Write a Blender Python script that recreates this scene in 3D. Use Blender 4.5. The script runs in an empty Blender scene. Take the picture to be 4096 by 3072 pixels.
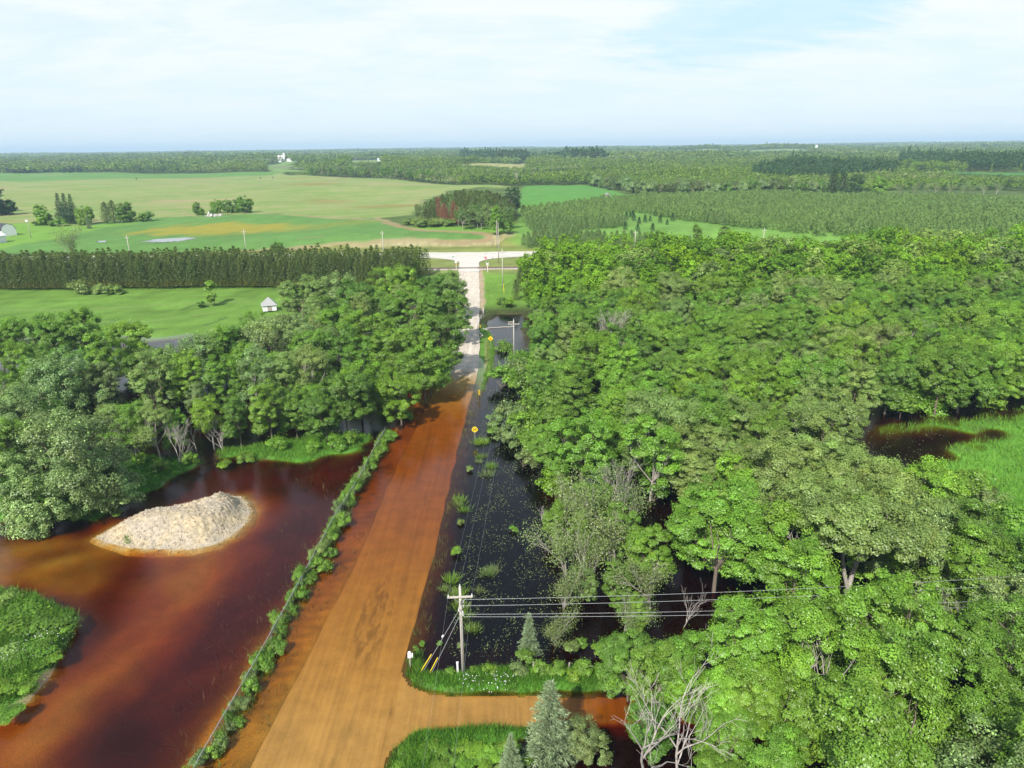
import bpy, math, random
import numpy as np
from mathutils import Vector, Matrix, Euler

rad = math.radians
scene = bpy.context.scene
# ------------------------------------------------------------------ camera
FPX, PITCH, ROLL, CAMH = 2819.0, rad(18.5), rad(0.67), 44.0
F_ = np.array([0, math.cos(PITCH), -math.sin(PITCH)])
R0 = np.array([1., 0, 0]); U0 = np.array([0, math.sin(PITCH), math.cos(PITCH)])
R_ = R0*math.cos(ROLL) - U0*math.sin(ROLL)
U_ = U0*math.cos(ROLL) + R0*math.sin(ROLL)
cam = bpy.data.cameras.new('camera')
cam.sensor_width = 36.0
cam.lens = FPX/4096*36.0
cam.clip_start = 0.5
cam.clip_end = 60000
camo = bpy.data.objects.new('camera', cam)
scene.collection.objects.link(camo)
M = Matrix.Identity(4)
for i in range(3):
    M[i][0], M[i][1], M[i][2] = R_[i], U_[i], -F_[i]
M[2][3] = CAMH
camo.matrix_world = M
scene.camera = camo
# ------------------------------------------------------------------ light
SUN_EL, SUN_HEAD = rad(42), rad(22)        # sun behind the camera's left shoulder
EXPOSURE = 0.92
world = bpy.data.worlds.new("World"); scene.world = world
world.use_nodes = True
sun = bpy.data.lights.new('sun', 'SUN')
sun.energy = 3.5; sun.angle = rad(0.6); sun.color = (1.0, 0.955, 0.88)
suno = bpy.data.objects.new('sun', sun); scene.collection.objects.link(suno)
sd = Vector((math.sin(SUN_HEAD)*math.cos(SUN_EL), math.cos(SUN_HEAD)*math.cos(SUN_EL), -math.sin(SUN_EL)))
suno.rotation_euler = sd.to_track_quat('-Z', 'Y').to_euler()
suno.location = (-60, -120, 150)
vs = scene.view_settings
scene.display_settings.display_device = 'sRGB'
vs.view_transform = 'Standard'; vs.look = 'None'; vs.exposure = EXPOSURE; vs.gamma = 1.0
vs.use_curve_mapping = False
cy = scene.cycles
cy.max_bounces = 7; cy.diffuse_bounces = 3; cy.glossy_bounces = 2; cy.transmission_bounces = 4
cy.transparent_max_bounces = 16; cy.volume_bounces = 0
cy.caustics_reflective = False; cy.caustics_refractive = False
cy.sample_clamp_indirect = 6.0
cy.use_denoising = True
try:
    cy.denoiser = 'OPENIMAGEDENOISE'; cy.denoising_input_passes = 'RGB_ALBEDO_NORMAL'; cy.denoising_prefilter = 'ACCURATE'
except Exception: pass

# ------------------------------------------------------------------ node helpers
class NT:
    def __init__(s, tree): s.t = tree; s.n = tree.nodes; s.l = tree.links
    def add(s, typ, **kw):
        n = s.n.new(typ)
        ins = kw.pop('ins', {})
        for k, v in kw.items(): setattr(n, k, v)
        for k, v in ins.items():
            sock = n.inputs[k]
            if isinstance(v, bpy.types.NodeSocket): s.l.new(v, sock)
            else: sock.default_value = v
        return n
    def math(s, op, a, b=None, c=None, clamp=False):
        n = s.n.new('ShaderNodeMath'); n.operation = op; n.use_clamp = clamp
        for i, v in enumerate((a, b, c)):
            if v is None: continue
            if isinstance(v, bpy.types.NodeSocket): s.l.new(v, n.inputs[i])
            else: n.inputs[i].default_value = v
        return n.outputs[0]
    def vmath(s, op, a, b=None):
        n = s.n.new('ShaderNodeVectorMath'); n.operation = op
        for i, v in enumerate((a, b)):
            if v is None: continue
            if isinstance(v, bpy.types.NodeSocket): s.l.new(v, n.inputs[i])
            else: n.inputs[i].default_value = v
        return n
    def mix(s, fac, a, b, blend='MIX', clamp=False):
        n = s.n.new('ShaderNodeMix'); n.data_type = 'RGBA'; n.blend_type = blend; n.clamp_result = clamp
        for i, v in ((0, fac), (6, a), (7, b)):
            if isinstance(v, bpy.types.NodeSocket): s.l.new(v, n.inputs[i])
            elif i == 0: n.inputs[0].default_value = v
            else: n.inputs[i].default_value = (v[0], v[1], v[2], 1)
        return n.outputs[2]
    def scale(s, col, f):
        n = s.n.new('ShaderNodeVectorMath'); n.operation = 'SCALE'
        s.l.new(col, n.inputs[0])
        if isinstance(f, bpy.types.NodeSocket): s.l.new(f, n.inputs['Scale'])
        else: n.inputs['Scale'].default_value = f
        return n.outputs[0]
    def rng(s, v, a, b, c=0., d=1., smooth=False):
        n = s.n.new('ShaderNodeMapRange'); n.clamp = True
        if smooth: n.interpolation_type = 'SMOOTHSTEP'
        s.l.new(v, n.inputs[0])
        for i, q in enumerate((a, b, c, d)): n.inputs[i+1].default_value = q
        return n.outputs[0]
    def noise(s, vec, scale, detail=3, rough=.55, dist=0):
        n = s.n.new('ShaderNodeTexNoise')
        if vec is not None: s.l.new(vec, n.inputs['Vector'])
        n.inputs['Scale'].default_value = scale; n.inputs['Detail'].default_value = detail
        n.inputs['Roughness'].default_value = rough; n.inputs['Distortion'].default_value = dist
        return n.outputs[0]
    def mapping(s, vec, sc=(1, 1, 1), rot=(0, 0, 0)):
        n = s.n.new('ShaderNodeMapping'); s.l.new(vec, n.inputs['Vector'])
        n.inputs['Scale'].default_value = sc; n.inputs['Rotation'].default_value = rot
        return n.outputs[0]

def sky_world():
    t = NT(world.node_tree); t.n.clear()
    out = t.add('ShaderNodeOutputWorld'); bg = t.add('ShaderNodeBackground')
    bg.inputs['Strength'].default_value = 0.100
    t.l.new(bg.outputs[0], out.inputs[0])
    sk = t.add('ShaderNodeTexSky', sky_type='NISHITA', sun_disc=False)
    sk.sun_elevation = SUN_EL; sk.sun_rotation = math.pi + SUN_HEAD
    sk.air_density = 1.0; sk.dust_density = 1.2; sk.ozone_density = 1.0
    d = t.add('ShaderNodeTexCoord').outputs['Generated']
    sp = t.add('ShaderNodeSeparateXYZ'); t.l.new(d, sp.inputs[0])
    z = t.math('ADD', t.math('MAXIMUM', sp.outputs[2], 0.0), 0.20)
    u = t.math('DIVIDE', sp.outputs[0], z); v = t.math('DIVIDE', sp.outputs[1], z)
    cb = t.add('ShaderNodeCombineXYZ', ins={0: u, 1: v})
    n1 = t.noise(t.mapping(cb.outputs[0], (.8, 1.3, 1), (0, 0, rad(24))), 2.0, 9, .66, .8)
    n2 = t.noise(t.mapping(cb.outputs[0], (.6, 1.9, 1), (0, 0, rad(-16))), 3.0, 8, .68, .6)
    # clear patch up on the right
    a0 = rad(18.5); e0 = rad(8.6)
    dx = t.math('SUBTRACT', t.math('ARCTAN2', sp.outputs[0], sp.outputs[1]), a0)
    dz = t.math('SUBTRACT', t.math('ARCSINE', sp.outputs[2]), e0)
    dz = t.math('SUBTRACT', dz, t.math('MULTIPLY', dx, .12))
    q = t.math('ADD', t.math('POWER', t.math('ABSOLUTE', t.math('DIVIDE', dx, rad(10.))), 2.0),
               t.math('POWER', t.math('ABSOLUTE', t.math('DIVIDE', dz, rad(2.6))), 2.0))
    q = t.math('ADD', q, t.math('MULTIPLY', t.math('SUBTRACT', n2, .5), 3.2))
    patch = t.rng(q, .35, 1.7, 1.0, 0.0, True)
    dens = t.math('ADD', t.math('MULTIPLY', n1, .6), t.math('MULTIPLY', n2, .4))
    cover = t.rng(dens, .36, .60, .10, .98, True)
    low = t.rng(sp.outputs[2], .0, .14, .40, 1.0, True)
    cover = t.math('MULTIPLY', cover, low)
    cover = t.math('MULTIPLY', cover, t.math('SUBTRACT', 1.0, t.math('MULTIPLY', patch, .62)))
    base = t.mix(1.0, sk.outputs[0], (1.0, 1.0, 1.0), 'MULTIPLY')
    # thin veil: pale blue everywhere, white where the cloud sheet is
    high = t.rng(sp.outputs[2], .22, .48, 0., 1., True)      # the sheet thins out overhead
    cover = t.math('MULTIPLY', cover, t.math('SUBTRACT', 1.0, t.math('MULTIPLY', high, .80)))
    veil = t.mix(t.math('SUBTRACT', .90, t.math('MULTIPLY', high, .55)), base, (4.25, 5.02, 5.45))
    bluep = t.mix(t.math('MULTIPLY', patch, .85), veil, (3.1, 4.65, 5.5))
    col = t.mix(cover, bluep, (5.15, 5.42, 5.62))
    t.l.new(col, bg.inputs['Color'])
sky_world()

# ------------------------------------------------------------------ pixel helpers
def at(x, y, z=0.0):
    d = F_ + R_*(x-2048)/FPX + U_*(1536-y)/FPX
    t = (z-CAMH)/d[2]
    return float(d[0]*t), float(d[1]*t)
def to_px(X, Y, Z):
    d0, d1, d2 = X, Y, Z-CAMH
    w = d0*F_[0]+d1*F_[1]+d2*F_[2]
    return 2048+FPX*(d0*R_[0]+d1*R_[1]+d2*R_[2])/w, 1536-FPX*(d0*U_[0]+d1*U_[1]+d2*U_[2])/w
def smooth(a, b, x):
    t = np.clip((x-a)/(b-a), 0, 1); return t*t*(3-2*t)
def sdist(poly, X, Y):
    """signed distance to a polygon, negative inside"""
    P = np.asarray(poly, float); X = np.asarray(X, float); Y = np.asarray(Y, float)
    d = np.full(X.shape, 1e18); inside = np.zeros(X.shape, bool)
    n = len(P)
    for i in range(n):
        ax, ay = P[i]; bx, by = P[(i+1) % n]
        ex, ey = bx-ax, by-ay
        L = ex*ex+ey*ey+1e-12
        t = np.clip(((X-ax)*ex+(Y-ay)*ey)/L, 0, 1)
        d = np.minimum(d, (X-ax-t*ex)**2+(Y-ay-t*ey)**2)
        c = ((ay > Y) != (by > Y)) & (X < ex*(Y-ay)/(ey if abs(ey) > 1e-12 else 1e-12)+ax)
        inside ^= c
    d = np.sqrt(d)
    return np.where(inside, -d, d)
_nr = np.random.default_rng(5)
_W = [(_nr.uniform(0, 6.28, 9), _nr.uniform(0, 6.28, 9), _nr.uniform(.6, 1.7, 9)) for _ in range(12)]
def wav(X, Y, L, k=0):
    """smooth pseudo noise, about -1..1, wavelength L"""
    a, p, s = _W[k]
    o = 0
    for i in range(7):
        w = 6.2832/L*s[i]
        o = o+np.sin((X*math.cos(a[i])+Y*math.sin(a[i]))*w+p[i]+1.3*np.sin((X*math.sin(a[i])-Y*math.cos(a[i]))*w*.6+p[i]*2))
    return o/3.6

# ------------------------------------------------------------------ terrain
RC = ([20, 50, 71, 91, 111, 141, 160, 182, 208, 246, 262, 300], [-16.6, -14.8, -13.5, -13.1, -12.2, -10.5, -10.9, -11.9, -12.6, -14.6, -15.4, -17.0])
RW = ([20, 46, 60, 91, 125, 141, 182, 240, 262, 300], [9.4, 9.0, 8.4, 8.2, 7.2, 6.6, 6.4, 6.6, 7, 7])
RZ = ([20, 45, 60, 75, 95, 112, 127, 140, 150, 165, 185, 208, 246, 300], [-.13, -.16, -.25, -.37, -.46, -.38, -.18, .0, .12, .45, .8, 1.3, 3.0, 3.1])
def road_c(y): return np.interp(y, *RC)
def road_w(y): return np.interp(y, *RW)
def road_z(y): return np.interp(y, *RZ)
YARD = [(-60, 30), (-60, 62), (-64, 76), (-52, 78.5), (-51, 84), (-47.5, 94), (-44, 97), (-37, 97), (-32, 95), (-28, 97.5), (-23, 100), (-22.6, 80), (-23.2, 50), (-24, 30)]
LANE = [(-46, 30), (-44, 44), (-40, 58), (-42, 70), (-52, 74), (-52, 79), (-36, 88), (-31, 84), (-30, 72), (-32, 60), (-34, 48), (-36, 30)]
SHALLOW = [(-70, 62), (-54, 64.5), (-45, 61.5), (-43, 66), (-46, 73), (-54, 77), (-70, 75)]
ISLAND = [(-75, 64.0), (-55, 64.4), (-49, 62.3), (-43.6, 59.6), (-42.3, 55), (-41.6, 52.2), (-41.6, 48.4), (-42.9, 46.4), (-48, 43.5), (-58, 38), (-75, 36)]
BANK1 = [(-75, 79), (-63, 79), (-52.5, 78.6), (-50.8, 83.6), (-47.2, 93.2), (-46, 96.4), (-55, 99), (-66, 93), (-80, 90)]
BANK2 = [(-44.5, 97.3), (-37, 97), (-32, 95.2), (-28, 97.6), (-22.8, 100.2), (-22.6, 106), (-30, 107), (-40, 103), (-46, 101)]
NBANK = [(-9.75, 54.2), (-9.75, 51.0), (-9.2, 49.8), (-7.6, 48.9), (-5.0, 48.5), (7.2, 48.4), (9, 49), (9, 51.2), (3, 51.4), (-2.5, 51.6), (-6.0, 51.0), (-7.6, 51.2), (-8.4, 54.6)]
SBANK = [(-10.6, 36), (-10.3, 40), (-9.6, 42.6), (-8.2, 44.3), (-5.3, 44.9), (0.8, 44.9), (2.0, 44.4), (1.0, 43.2), (-3.5, 42.8), (-6.0, 41.0), (-6.6, 36)]
DITCH = [(-5.0, 55), (4, 53), (3.0, 70), (3, 95), (2.6, 120), (2, 150), (1.5, 168), (2.5, 192), (-4, 192), (-6.2, 181), (-5.4, 172), (-3.2, 160), (-2.6, 145), (-3.6, 133), (-5.0, 115), (-5.8, 85), (-6.6, 62)]
VERGE = [(-7.3, 124), (-6.0, 124), (-4.6, 134), (-3.7, 146), (-3.7, 156), (-4.6, 168), (-5.4, 174), (-7.9, 174), (-7.2, 150)]
MOUTH = [(-10.5, 54), (-10.0, 51.2), (-9.0, 49.6), (-7.0, 48.7), (-4, 48.35), (8, 48.3), (20, 48.3), (20, 45.0), (0, 45.0), (-5.5, 45.0), (-8.2, 44.5), (-9.7, 42.6), (-10.3, 40), (-11.5, 36), (-14, 40), (-14, 54)]
def side_z(x): return -.16-.30*smooth(1.0, 9, x)
MARSH = [(48, 78), (50, 96), (60, 108), (72, 111), (150, 122), (160, 50), (66, 50), (54, 62)]
MARSHW = [(45, 77), (48, 95), (57, 103), (66, 105), (77, 104), (66, 98.5), (60, 92), (57, 84), (54, 77)]
CREEK = [(-120, 150), (-60, 168), (-16, 181), (-6, 181), (2, 178), (40, 170), (90, 175), (160, 165), (160, 170), (90, 181), (40, 177), (3, 188), (-6, 187), (-16, 187), (-62, 175), (-120, 158)]
HUMPS = [(-150, 640, 90, 70, 3.2), (-60, 640, 110, 60, 3.4), (-20, 520, 70, 40, 1.5), (-330, 760, 120, 80, 2.5), (40, 620, 70, 70, 1.0), (-430, 560, 90, 70, 1.5),
         (-37, 1140, 110, 90, 12), (-235, 1240, 75, 85, 14), (560, 850, 170, 70, 7), (980, 2680, 170, 160, 17), (690, 2680, 120, 150, 16), (-640, 1900, 260, 200, 7), (300, 1500, 260, 120, 7)]
def terrain(X, Y):
    X = np.asarray(X, float); Y = np.asarray(Y, float)
    z = np.interp(Y, [0, 138, 162, 200, 240, 255, 292, 296, 316, 330, 900, 2000, 4000, 8000, 13000, 30000],
                  [-1.2, -1.15, -.3, .9, 2.6, 2.95, 3.0, 3.0, 8.3, 8.6, 9.5, 17, 28, 41, 47, 47])
    # to the left the cut bank dies out and the field starts lower
    low = smooth(-60, -130, X)*smooth(292, 318, Y)*(1-smooth(340, 520, Y))
    z = z-low*3.6
    z = z+wav(X, Y, 23, 0)*.13*(Y < 300)+smooth(320, 420, Y)*(wav(X, Y, 210, 1)*1.1+wav(X, Y, 420, 2)*.9)
    z = z+smooth(1300, 3000, Y)*wav(X, Y, 1400, 3)*5+smooth(5000, 8000, Y)*(wav(X, Y, 3500, 4)*9+wav(X, Y, 1500, 5)*5)+smooth(9000, 12000, Y)*(wav(X, Y, 5200, 6)*13+6)
    for cx, cyy, sx, sy, h in HUMPS:
        z = z+h*np.exp(-((X-cx)/sx)**2-((Y-cyy)/sy)**2)
    near = Y < 330
    z = np.where(near & (X < -150), z+smooth(-150, -210, X)*2.5*(Y < 230), z)
    z = np.where(near & (X > 150), z+smooth(150, 220, X)*2.5*(Y < 230), z)
    wob = wav(X, Y, 9, 7)
    def blend(poly, target, w):
        nonlocal z
        s = smooth(w, -w, sdist(poly, X, Y)+.45*w*wob)
        z = z*(1-s)+target*s
    wob = wav(X, Y, 9, 7)
    blend(CREEK, -1.1, 2.0)
    blend(YARD, -.86+.10*wob, 2.0)
    blend(LANE, -.45+.05*wob+.10*wav(X, Y, 16, 9), 3.0)
    blend(SHALLOW, -.30+.08*wob, 3.0)
    blend(BANK1, .35, 1.3)
    blend(BANK2, .30, 1.6)
    blend(ISLAND, .75+.12*wob, 1.1)
    blend(DITCH, -1.9+.12*wob, 1.6)
    blend(MARSH, .12+.05*wob, 5.0)
    blend(MARSHW, -1.15, 3.0)
    blend(NBANK, .42, .8)
    blend(SBANK, .42, .9)
    blend(VERGE, .16+.03*wob, .9)
    # side road bed and its mouth
    blend(MOUTH, side_z(X)-.10, .5)
    # road embankment
    c = road_c(Y); w = road_w(Y)*.5; zr = road_z(Y)
    dr = X-(c+w); dl = (c-w)-X
    rw = np.interp(Y, [0, 60, 125, 140, 165, 200, 260], [2.0, 2.6, 3.0, 4.5, 4.0, 8, 10])
    lw = np.interp(Y, [0, 60, 125, 140, 165, 200, 260], [7.6, 7.0, 5.8, 6, 7, 9, 10])
    dl = dl+.5*wav(X, Y, 7, 3)*(Y < 135)*(dl > 0); dr = dr+.35*wav(X, Y, 6, 5)*(Y < 135)*(dr > 0)
    kl = np.where(Y < 140, .07*smooth(0, .4, dl/lw)+.93*smooth(.58, 1.2, dl/lw), smooth(0, 1, dl/lw))
    kr = np.where(Y < 128, .2*smooth(0, .45, dr/rw)+.8*smooth(.35, 1.1, dr/rw), smooth(0, 1, dr/rw))
    k = np.maximum(kr, kl)
    k = np.where(Y > 292, 1, k)
    z = (zr-np.where(Y < 140, .05, .12))*(1-k)+z*k
    return z
def tz(x, y): return float(terrain(np.array([x]), np.array([y]))[0])
def gp(px, py):
    """where the view ray through a pixel of the photograph meets the terrain"""
    d = F_ + R_*(px-2048)/FPX + U_*(1536-py)/FPX
    lo = 25.0; hi = 16000.0
    ts = np.geomspace(lo, hi, 420)
    P = d[None, :]*ts[:, None]
    g = P[:, 2]+CAMH-terrain(P[:, 0], P[:, 1])
    i = np.argmax(g < 0) if (g < 0).any() else len(ts)-1
    a, b = ts[max(i-1, 0)], ts[i]
    ts = np.linspace(a, b, 40); P = d[None, :]*ts[:, None]
    g = P[:, 2]+CAMH-terrain(P[:, 0], P[:, 1])
    i = np.argmax(g < 0) if (g < 0).any() else 39
    return float(P[i, 0]), float(P[i, 1])
def gpoly(pts): return [gp(*p) for p in pts]

# ------------------------------------------------------------------ mesh helpers
COL = scene.collection
def mesh_np(name, V, Q=None, T=None, mats=(), attrs=None, smooth_sh=False):
    me = bpy.data.meshes.new(name)
    V = np.asarray(V, np.float32)
    nq = 0 if Q is None else len(Q); nt = 0 if T is None else len(T)
    me.vertices.add(len(V)); me.vertices.foreach_set('co', V.ravel())
    me.loops.add(nq*4+nt*3); me.polygons.add(nq+nt)
    li = []; ls = []
    if nq: li.append(np.asarray(Q, np.int32).ravel()); ls.append(np.arange(nq, dtype=np.int32)*4)
    if nt: li.append(np.asarray(T, np.int32).ravel()); ls.append(nq*4+np.arange(nt, dtype=np.int32)*3)
    me.loops.foreach_set('vertex_index', np.concatenate(li))
    me.polygons.foreach_set('loop_start', np.concatenate(ls))
    me.polygons.foreach_set('use_smooth', np.full(nq+nt, smooth_sh))
    for m in mats: me.materials.append(m)
    for k, a in (attrs or {}).items():
        a = np.asarray(a, np.float32)
        if a.ndim == 1:
            at_ = me.attributes.new(k, 'FLOAT', 'POINT'); at_.data.foreach_set('value', a)
        else:
            at_ = me.attributes.new(k, 'FLOAT_COLOR', 'POINT')
            at_.data.foreach_set('color', np.hstack([a, np.ones((len(a), 1), np.float32)]).ravel())
    me.update(calc_edges=True); me.validate()
    return me
class MB:
    """collects boxes, tubes and plates, then links them as one mesh object"""
    def __init__(s): s.V = []; s.Q = []; s.T = []; s.n = 0
    def raw(s, V, Q=(), T=()):
        V = np.asarray(V, float).reshape(-1, 3)
        if len(Q): s.Q.append(np.asarray(Q)+s.n)
        if len(T): s.T.append(np.asarray(T)+s.n)
        s.V.append(V); s.n += len(V); return s
    def box(s, c, size, rot=None):
        hx, hy, hz = [q/2 for q in size]
        V = np.array([(x, y, z) for x in (-hx, hx) for y in (-hy, hy) for z in (-hz, hz)])
        if rot is not None: V = V @ np.array(Euler(rot).to_matrix()).T
        return s.raw(V+np.array(c), [(0, 1, 3, 2), (4, 6, 7, 5), (0, 4, 5, 1), (2, 3, 7, 6), (0, 2, 6, 4), (1, 5, 7, 3)])
    def tube(s, pts, rs, n=7, cap=True):
        pts = np.asarray(pts, float); m = len(pts)
        rs = np.broadcast_to(np.asarray(rs, float), (m,))
        d = np.gradient(pts, axis=0); d /= np.linalg.norm(d, axis=1)[:, None]+1e-9
        up = np.array([0, 0, 1.]) if abs(d[:, 2]).mean() < .9 else np.array([1., 0, 0])
        a = np.cross(d, up); a /= np.linalg.norm(a, axis=1)[:, None]+1e-9
        b = np.cross(d, a)
        th = np.arange(n)*2*math.pi/n
        V = pts[:, None, :]+rs[:, None, None]*(a[:, None, :]*np.cos(th)[None, :, None]+b[:, None, :]*np.sin(th)[None, :, None])
        V = V.reshape(-1, 3); Q = []
        for i in range(m-1):
            for j in range(n):
                k = (j+1) % n
                Q.append((i*n+j, i*n+k, (i+1)*n+k, (i+1)*n+j))
        T = []
        if cap:
            V = np.vstack([V, pts[:1], pts[-1:]])
            for j in range(n):
                k = (j+1) % n
                T.append((m*n, k, j)); T.append((m*n+1, (m-1)*n+j, (m-1)*n+k))
        return s.raw(V, Q, T)
    def prism(s, outline, y0, y1):
        """outline of (x, z) pushed from y0 to y1 (fan caps; convex outlines)"""
        n = len(outline)
        V = [(x, y0, z) for x, z in outline]+[(x, y1, z) for x, z in outline]
        Q = [(i, (i+1) % n, n+(i+1) % n, n+i) for i in range(n)]
        T = [(0, i+1, i) for i in range(1, n-1)]+[(n, n+i, n+i+1) for i in range(1, n-1)]
        return s.raw(V, Q, T)
    def xform(s, M):
        M = np.array(M); s.V = [v @ M[:3, :3].T+M[:3, 3] for v in s.V]; return s
    def mesh(s, name, mat, sm=False):
        V = np.vstack(s.V)
        Q = np.vstack(s.Q) if s.Q else None; T = np.vstack(s.T) if s.T else None
        me = mesh_np(name, V, Q, T, [mat])
        if sm: me.shade_smooth()
        return me
    def build(s, name, mat, parent=None, sm=False):
        return link(name, s.mesh(name, mat, sm), parent)
def link(name, me, parent=None, loc=None):
    o = bpy.data.objects.new(name, me); COL.objects.link(o)
    if parent is not None: o.parent = parent
    if loc is not None: o.location = loc
    return o
def tag(o, label=None, cat=None, group=None, kind=None):
    if label: o['label'] = label
    if cat: o['category'] = cat
    if group: o['group'] = group
    if kind: o['kind'] = kind
    return o
def thing(name, label, cat, loc=(0, 0, 0), rz=0., group=None, scale=None):
    o = bpy.data.objects.new(name, None); COL.objects.link(o)
    o.empty_display_size = .3
    o.location = loc; o.rotation_euler = (0, 0, rz)
    if scale is not None: o.scale = scale
    return tag(o, label, cat, group)
def unit(v): return v/(np.linalg.norm(v, axis=-1, keepdims=True)+1e-9)

# ------------------------------------------------------------------ materials
MATS = {}
def material(name):
    m = bpy.data.materials.new(name); m.use_nodes = True
    t = NT(m.node_tree); t.n.clear()
    out = t.add('ShaderNodeOutputMaterial')
    return m, t, out
def simple(name, col, rough=.7, var=.15, scale=6., metal=0., col2=None, bump=0.):
    m, t, out = material(name)
    p = t.add('ShaderNodeBsdfPrincipled', ins={'Roughness': rough, 'Metallic': metal})
    tc = t.add('ShaderNodeTexCoord').outputs['Object']
    n = t.noise(tc, scale, 4, .6)
    c2 = col2 or tuple(q*(1-2.2*var) for q in col)
    t.l.new(t.mix(t.rng(n, .32, .68), c2, col), p.inputs['Base Color'])
    if bump:
        b = t.add('ShaderNodeBump', ins={'Strength': bump, 'Height': n}); t.l.new(b.outputs[0], p.inputs['Normal'])
    t.l.new(p.outputs[0], out.inputs[0]); MATS[name] = m
    return m
def leaf_material(name, per_object, transl=.32, gloss=.0):
    m, t, out = material(name)
    if per_object:
        col = t.add('ShaderNodeObjectInfo').outputs['Color']
        tint = t.add('ShaderNodeAttribute', attribute_name='tint').outputs['Fac']
        warm = t.add('ShaderNodeAttribute', attribute_name='warm').outputs['Fac']
        col = t.scale(col, tint)
        col = t.mix(warm, col, t.mix(1.0, col, (1.55, 1.06, .62), 'MULTIPLY'))
    else:
        col = t.add('ShaderNodeAttribute', attribute_name='col').outputs['Color']
    d = t.add('ShaderNodeBsdfDiffuse', ins={'Color': col})
    tr = t.add('ShaderNodeBsdfTranslucent', ins={'Color': t.mix(1.0, col, (1.15, 1.1, .55), 'MULTIPLY')})
    s = t.add('ShaderNodeMixShader', ins={0: transl, 1: d.outputs[0], 2: tr.outputs[0]}).outputs[0]
    if gloss:
        g = t.add('ShaderNodeBsdfGlossy', ins={'Color': (1, 1, 1, 1), 'Roughness': .45})
        s = t.add('ShaderNodeMixShader', ins={0: gloss, 1: s, 2: g.outputs[0]}).outputs[0]
    t.l.new(s, out.inputs[0]); MATS[name] = m
    return m
leaf_material('leaf', True, .30, .035)
leaf_material('foliage_mass', False, .25)
leaf_material('grass_blades', False, .30)
simple('bark', (.20, .16, .12), .9, .25, 9, bump=.4)
simple('pale_bark', (.42, .38, .33), .85, .22, 7, bump=.3)
simple('dead_wood', (.47, .42, .38), .9, .2, 5)
simple('pole_wood', (.50, .46, .40), .85, .14, 7)
simple('grey_wood', (.40, .36, .31), .9, .2, 8)
simple('white_paint', (.80, .80, .78), .5, .05, 4)
simple('galvanised', (.50, .52, .53), .45, .08, 8, .55)
simple('wire_metal', (.42, .43, .44), .5, .05, 5, .2)
simple('fence_wire', (.27, .29, .29), .5, .08, 5, .3)
simple('yellow_sign', (.80, .55, .01), .5, .05, 5)
simple('yellow_guard', (.80, .62, .03), .5, .06, 5)
simple('black_paint', (.015, .015, .015), .6, .05, 5)
simple('red_paint', (.55, .02, .02), .5, .05, 5)
simple('green_sign', (.03, .30, .22), .5, .05, 5)
simple('dark_roof', (.05, .055, .065), .7, .2, 3)
simple('grey_roof', (.36, .36, .35), .7, .12, 3)
simple('white_wall', (.74, .75, .76), .7, .05, 2)
simple('window_glass', (.05, .06, .08), .2, .1, 2)
simple('silo_white', (.78, .76, .72), .6, .06, .5)
simple('concrete', (.45, .43, .40), .85, .12, 3)
simple('rusty_metal', (.30, .14, .07), .8, .25, 4)
simple('ceramic', (.72, .72, .72), .3, .05, 5)
simple('rail_steel', (.16, .12, .10), .6, .2, 3)
simple('sleeper_wood', (.10, .085, .07), .9, .2, 3)

# ------------------------------------------------------------------ zones of the open land (outlines taken from the photograph, dropped onto the terrain)
Z_BEAN = gpoly([(-500, 1000), (-300, 985), (0, 935), (200, 925), (400, 890), (620, 875), (800, 862), (1080, 856), (1500, 872), (1580, 905), (1700, 922), (1880, 928), (1950, 945), (1930, 962), (1820, 968), (1700, 958), (1560, 962), (1380, 975), (1100, 996), (900, 1008), (600, 1012), (0, 1015), (-500, 1015)])
Z_HAY = gpoly([(-900, 1000), (-500, 1000), (-300, 985), (0, 935), (200, 925), (400, 890), (620, 875), (800, 862), (1080, 856), (1500, 872), (1640, 860), (1700, 800), (1800, 765), (1900, 750), (2060, 752), (1990, 740), (1760, 737), (1500, 714), (1240, 702), (1100, 690), (700, 695), (350, 690), (0, 692), (-900, 692)])
Z_BEAN2 = gpoly([(-900, 692), (0, 692), (350, 690), (700, 695), (1100, 690), (1100, 700), (700, 714), (300, 720), (0, 724), (-900, 730)])
Z_CORN = gpoly([(2085, 752), (2160, 741), (2350, 740), (2420, 755), (2480, 772), (2600, 795), (2580, 801), (2400, 810), (2080, 822)])
Z_PMEAD = gpoly([(2080, 822), (2400, 812), (2620, 798), (2750, 785), (3100, 783), (3500, 797), (4700, 808), (4700, 960), (3500, 985), (2900, 990), (2400, 985), (2240, 1000), (2100, 985), (2060, 960)])
Z_STRIP = gpoly([(3300, 785), (3600, 787), (4600, 794), (4600, 808), (3500, 798)])
Z_FARGREEN = gpoly([(3620, 688), (3850, 690), (4500, 697), (4500, 712), (4000, 706), (3700, 696)])
Z_TAN = gpoly([(1780, 663), (1900, 654), (2100, 652), (2105, 674), (2010, 672), (1870, 664)])
Z_FARM = gpoly([(1060, 664), (1150, 640), (1175, 650), (1135, 672), (1230, 686), (1330, 672), (1400, 664), (1420, 676), (1240, 690), (1080, 692)])
Z_FAR2 = gpoly([(1400, 642), (1520, 640), (1530, 652), (1410, 654)])
Z_FAR3 = gpoly([(2700, 606), (2890, 599), (2905, 604), (2800, 608)])
Z_FAR4 = gpoly([(2990, 602), (3100, 597), (3230, 598), (3240, 604), (3000, 608)])
Z_LAWN = gpoly([(-900, 1000), (-300, 988), (0, 945), (0, 900), (150, 890), (300, 905), (520, 890), (545, 895), (400, 912), (200, 960), (0, 990), (-500, 1010), (-900, 1020)])
Z_MEADOW = [(-260, 150), (-137, 150), (-104, 150), (-92, 162), (-84, 168), (-66, 172), (-40, 196), (-22, 205), (-20, 246), (-260, 246)]
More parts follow.
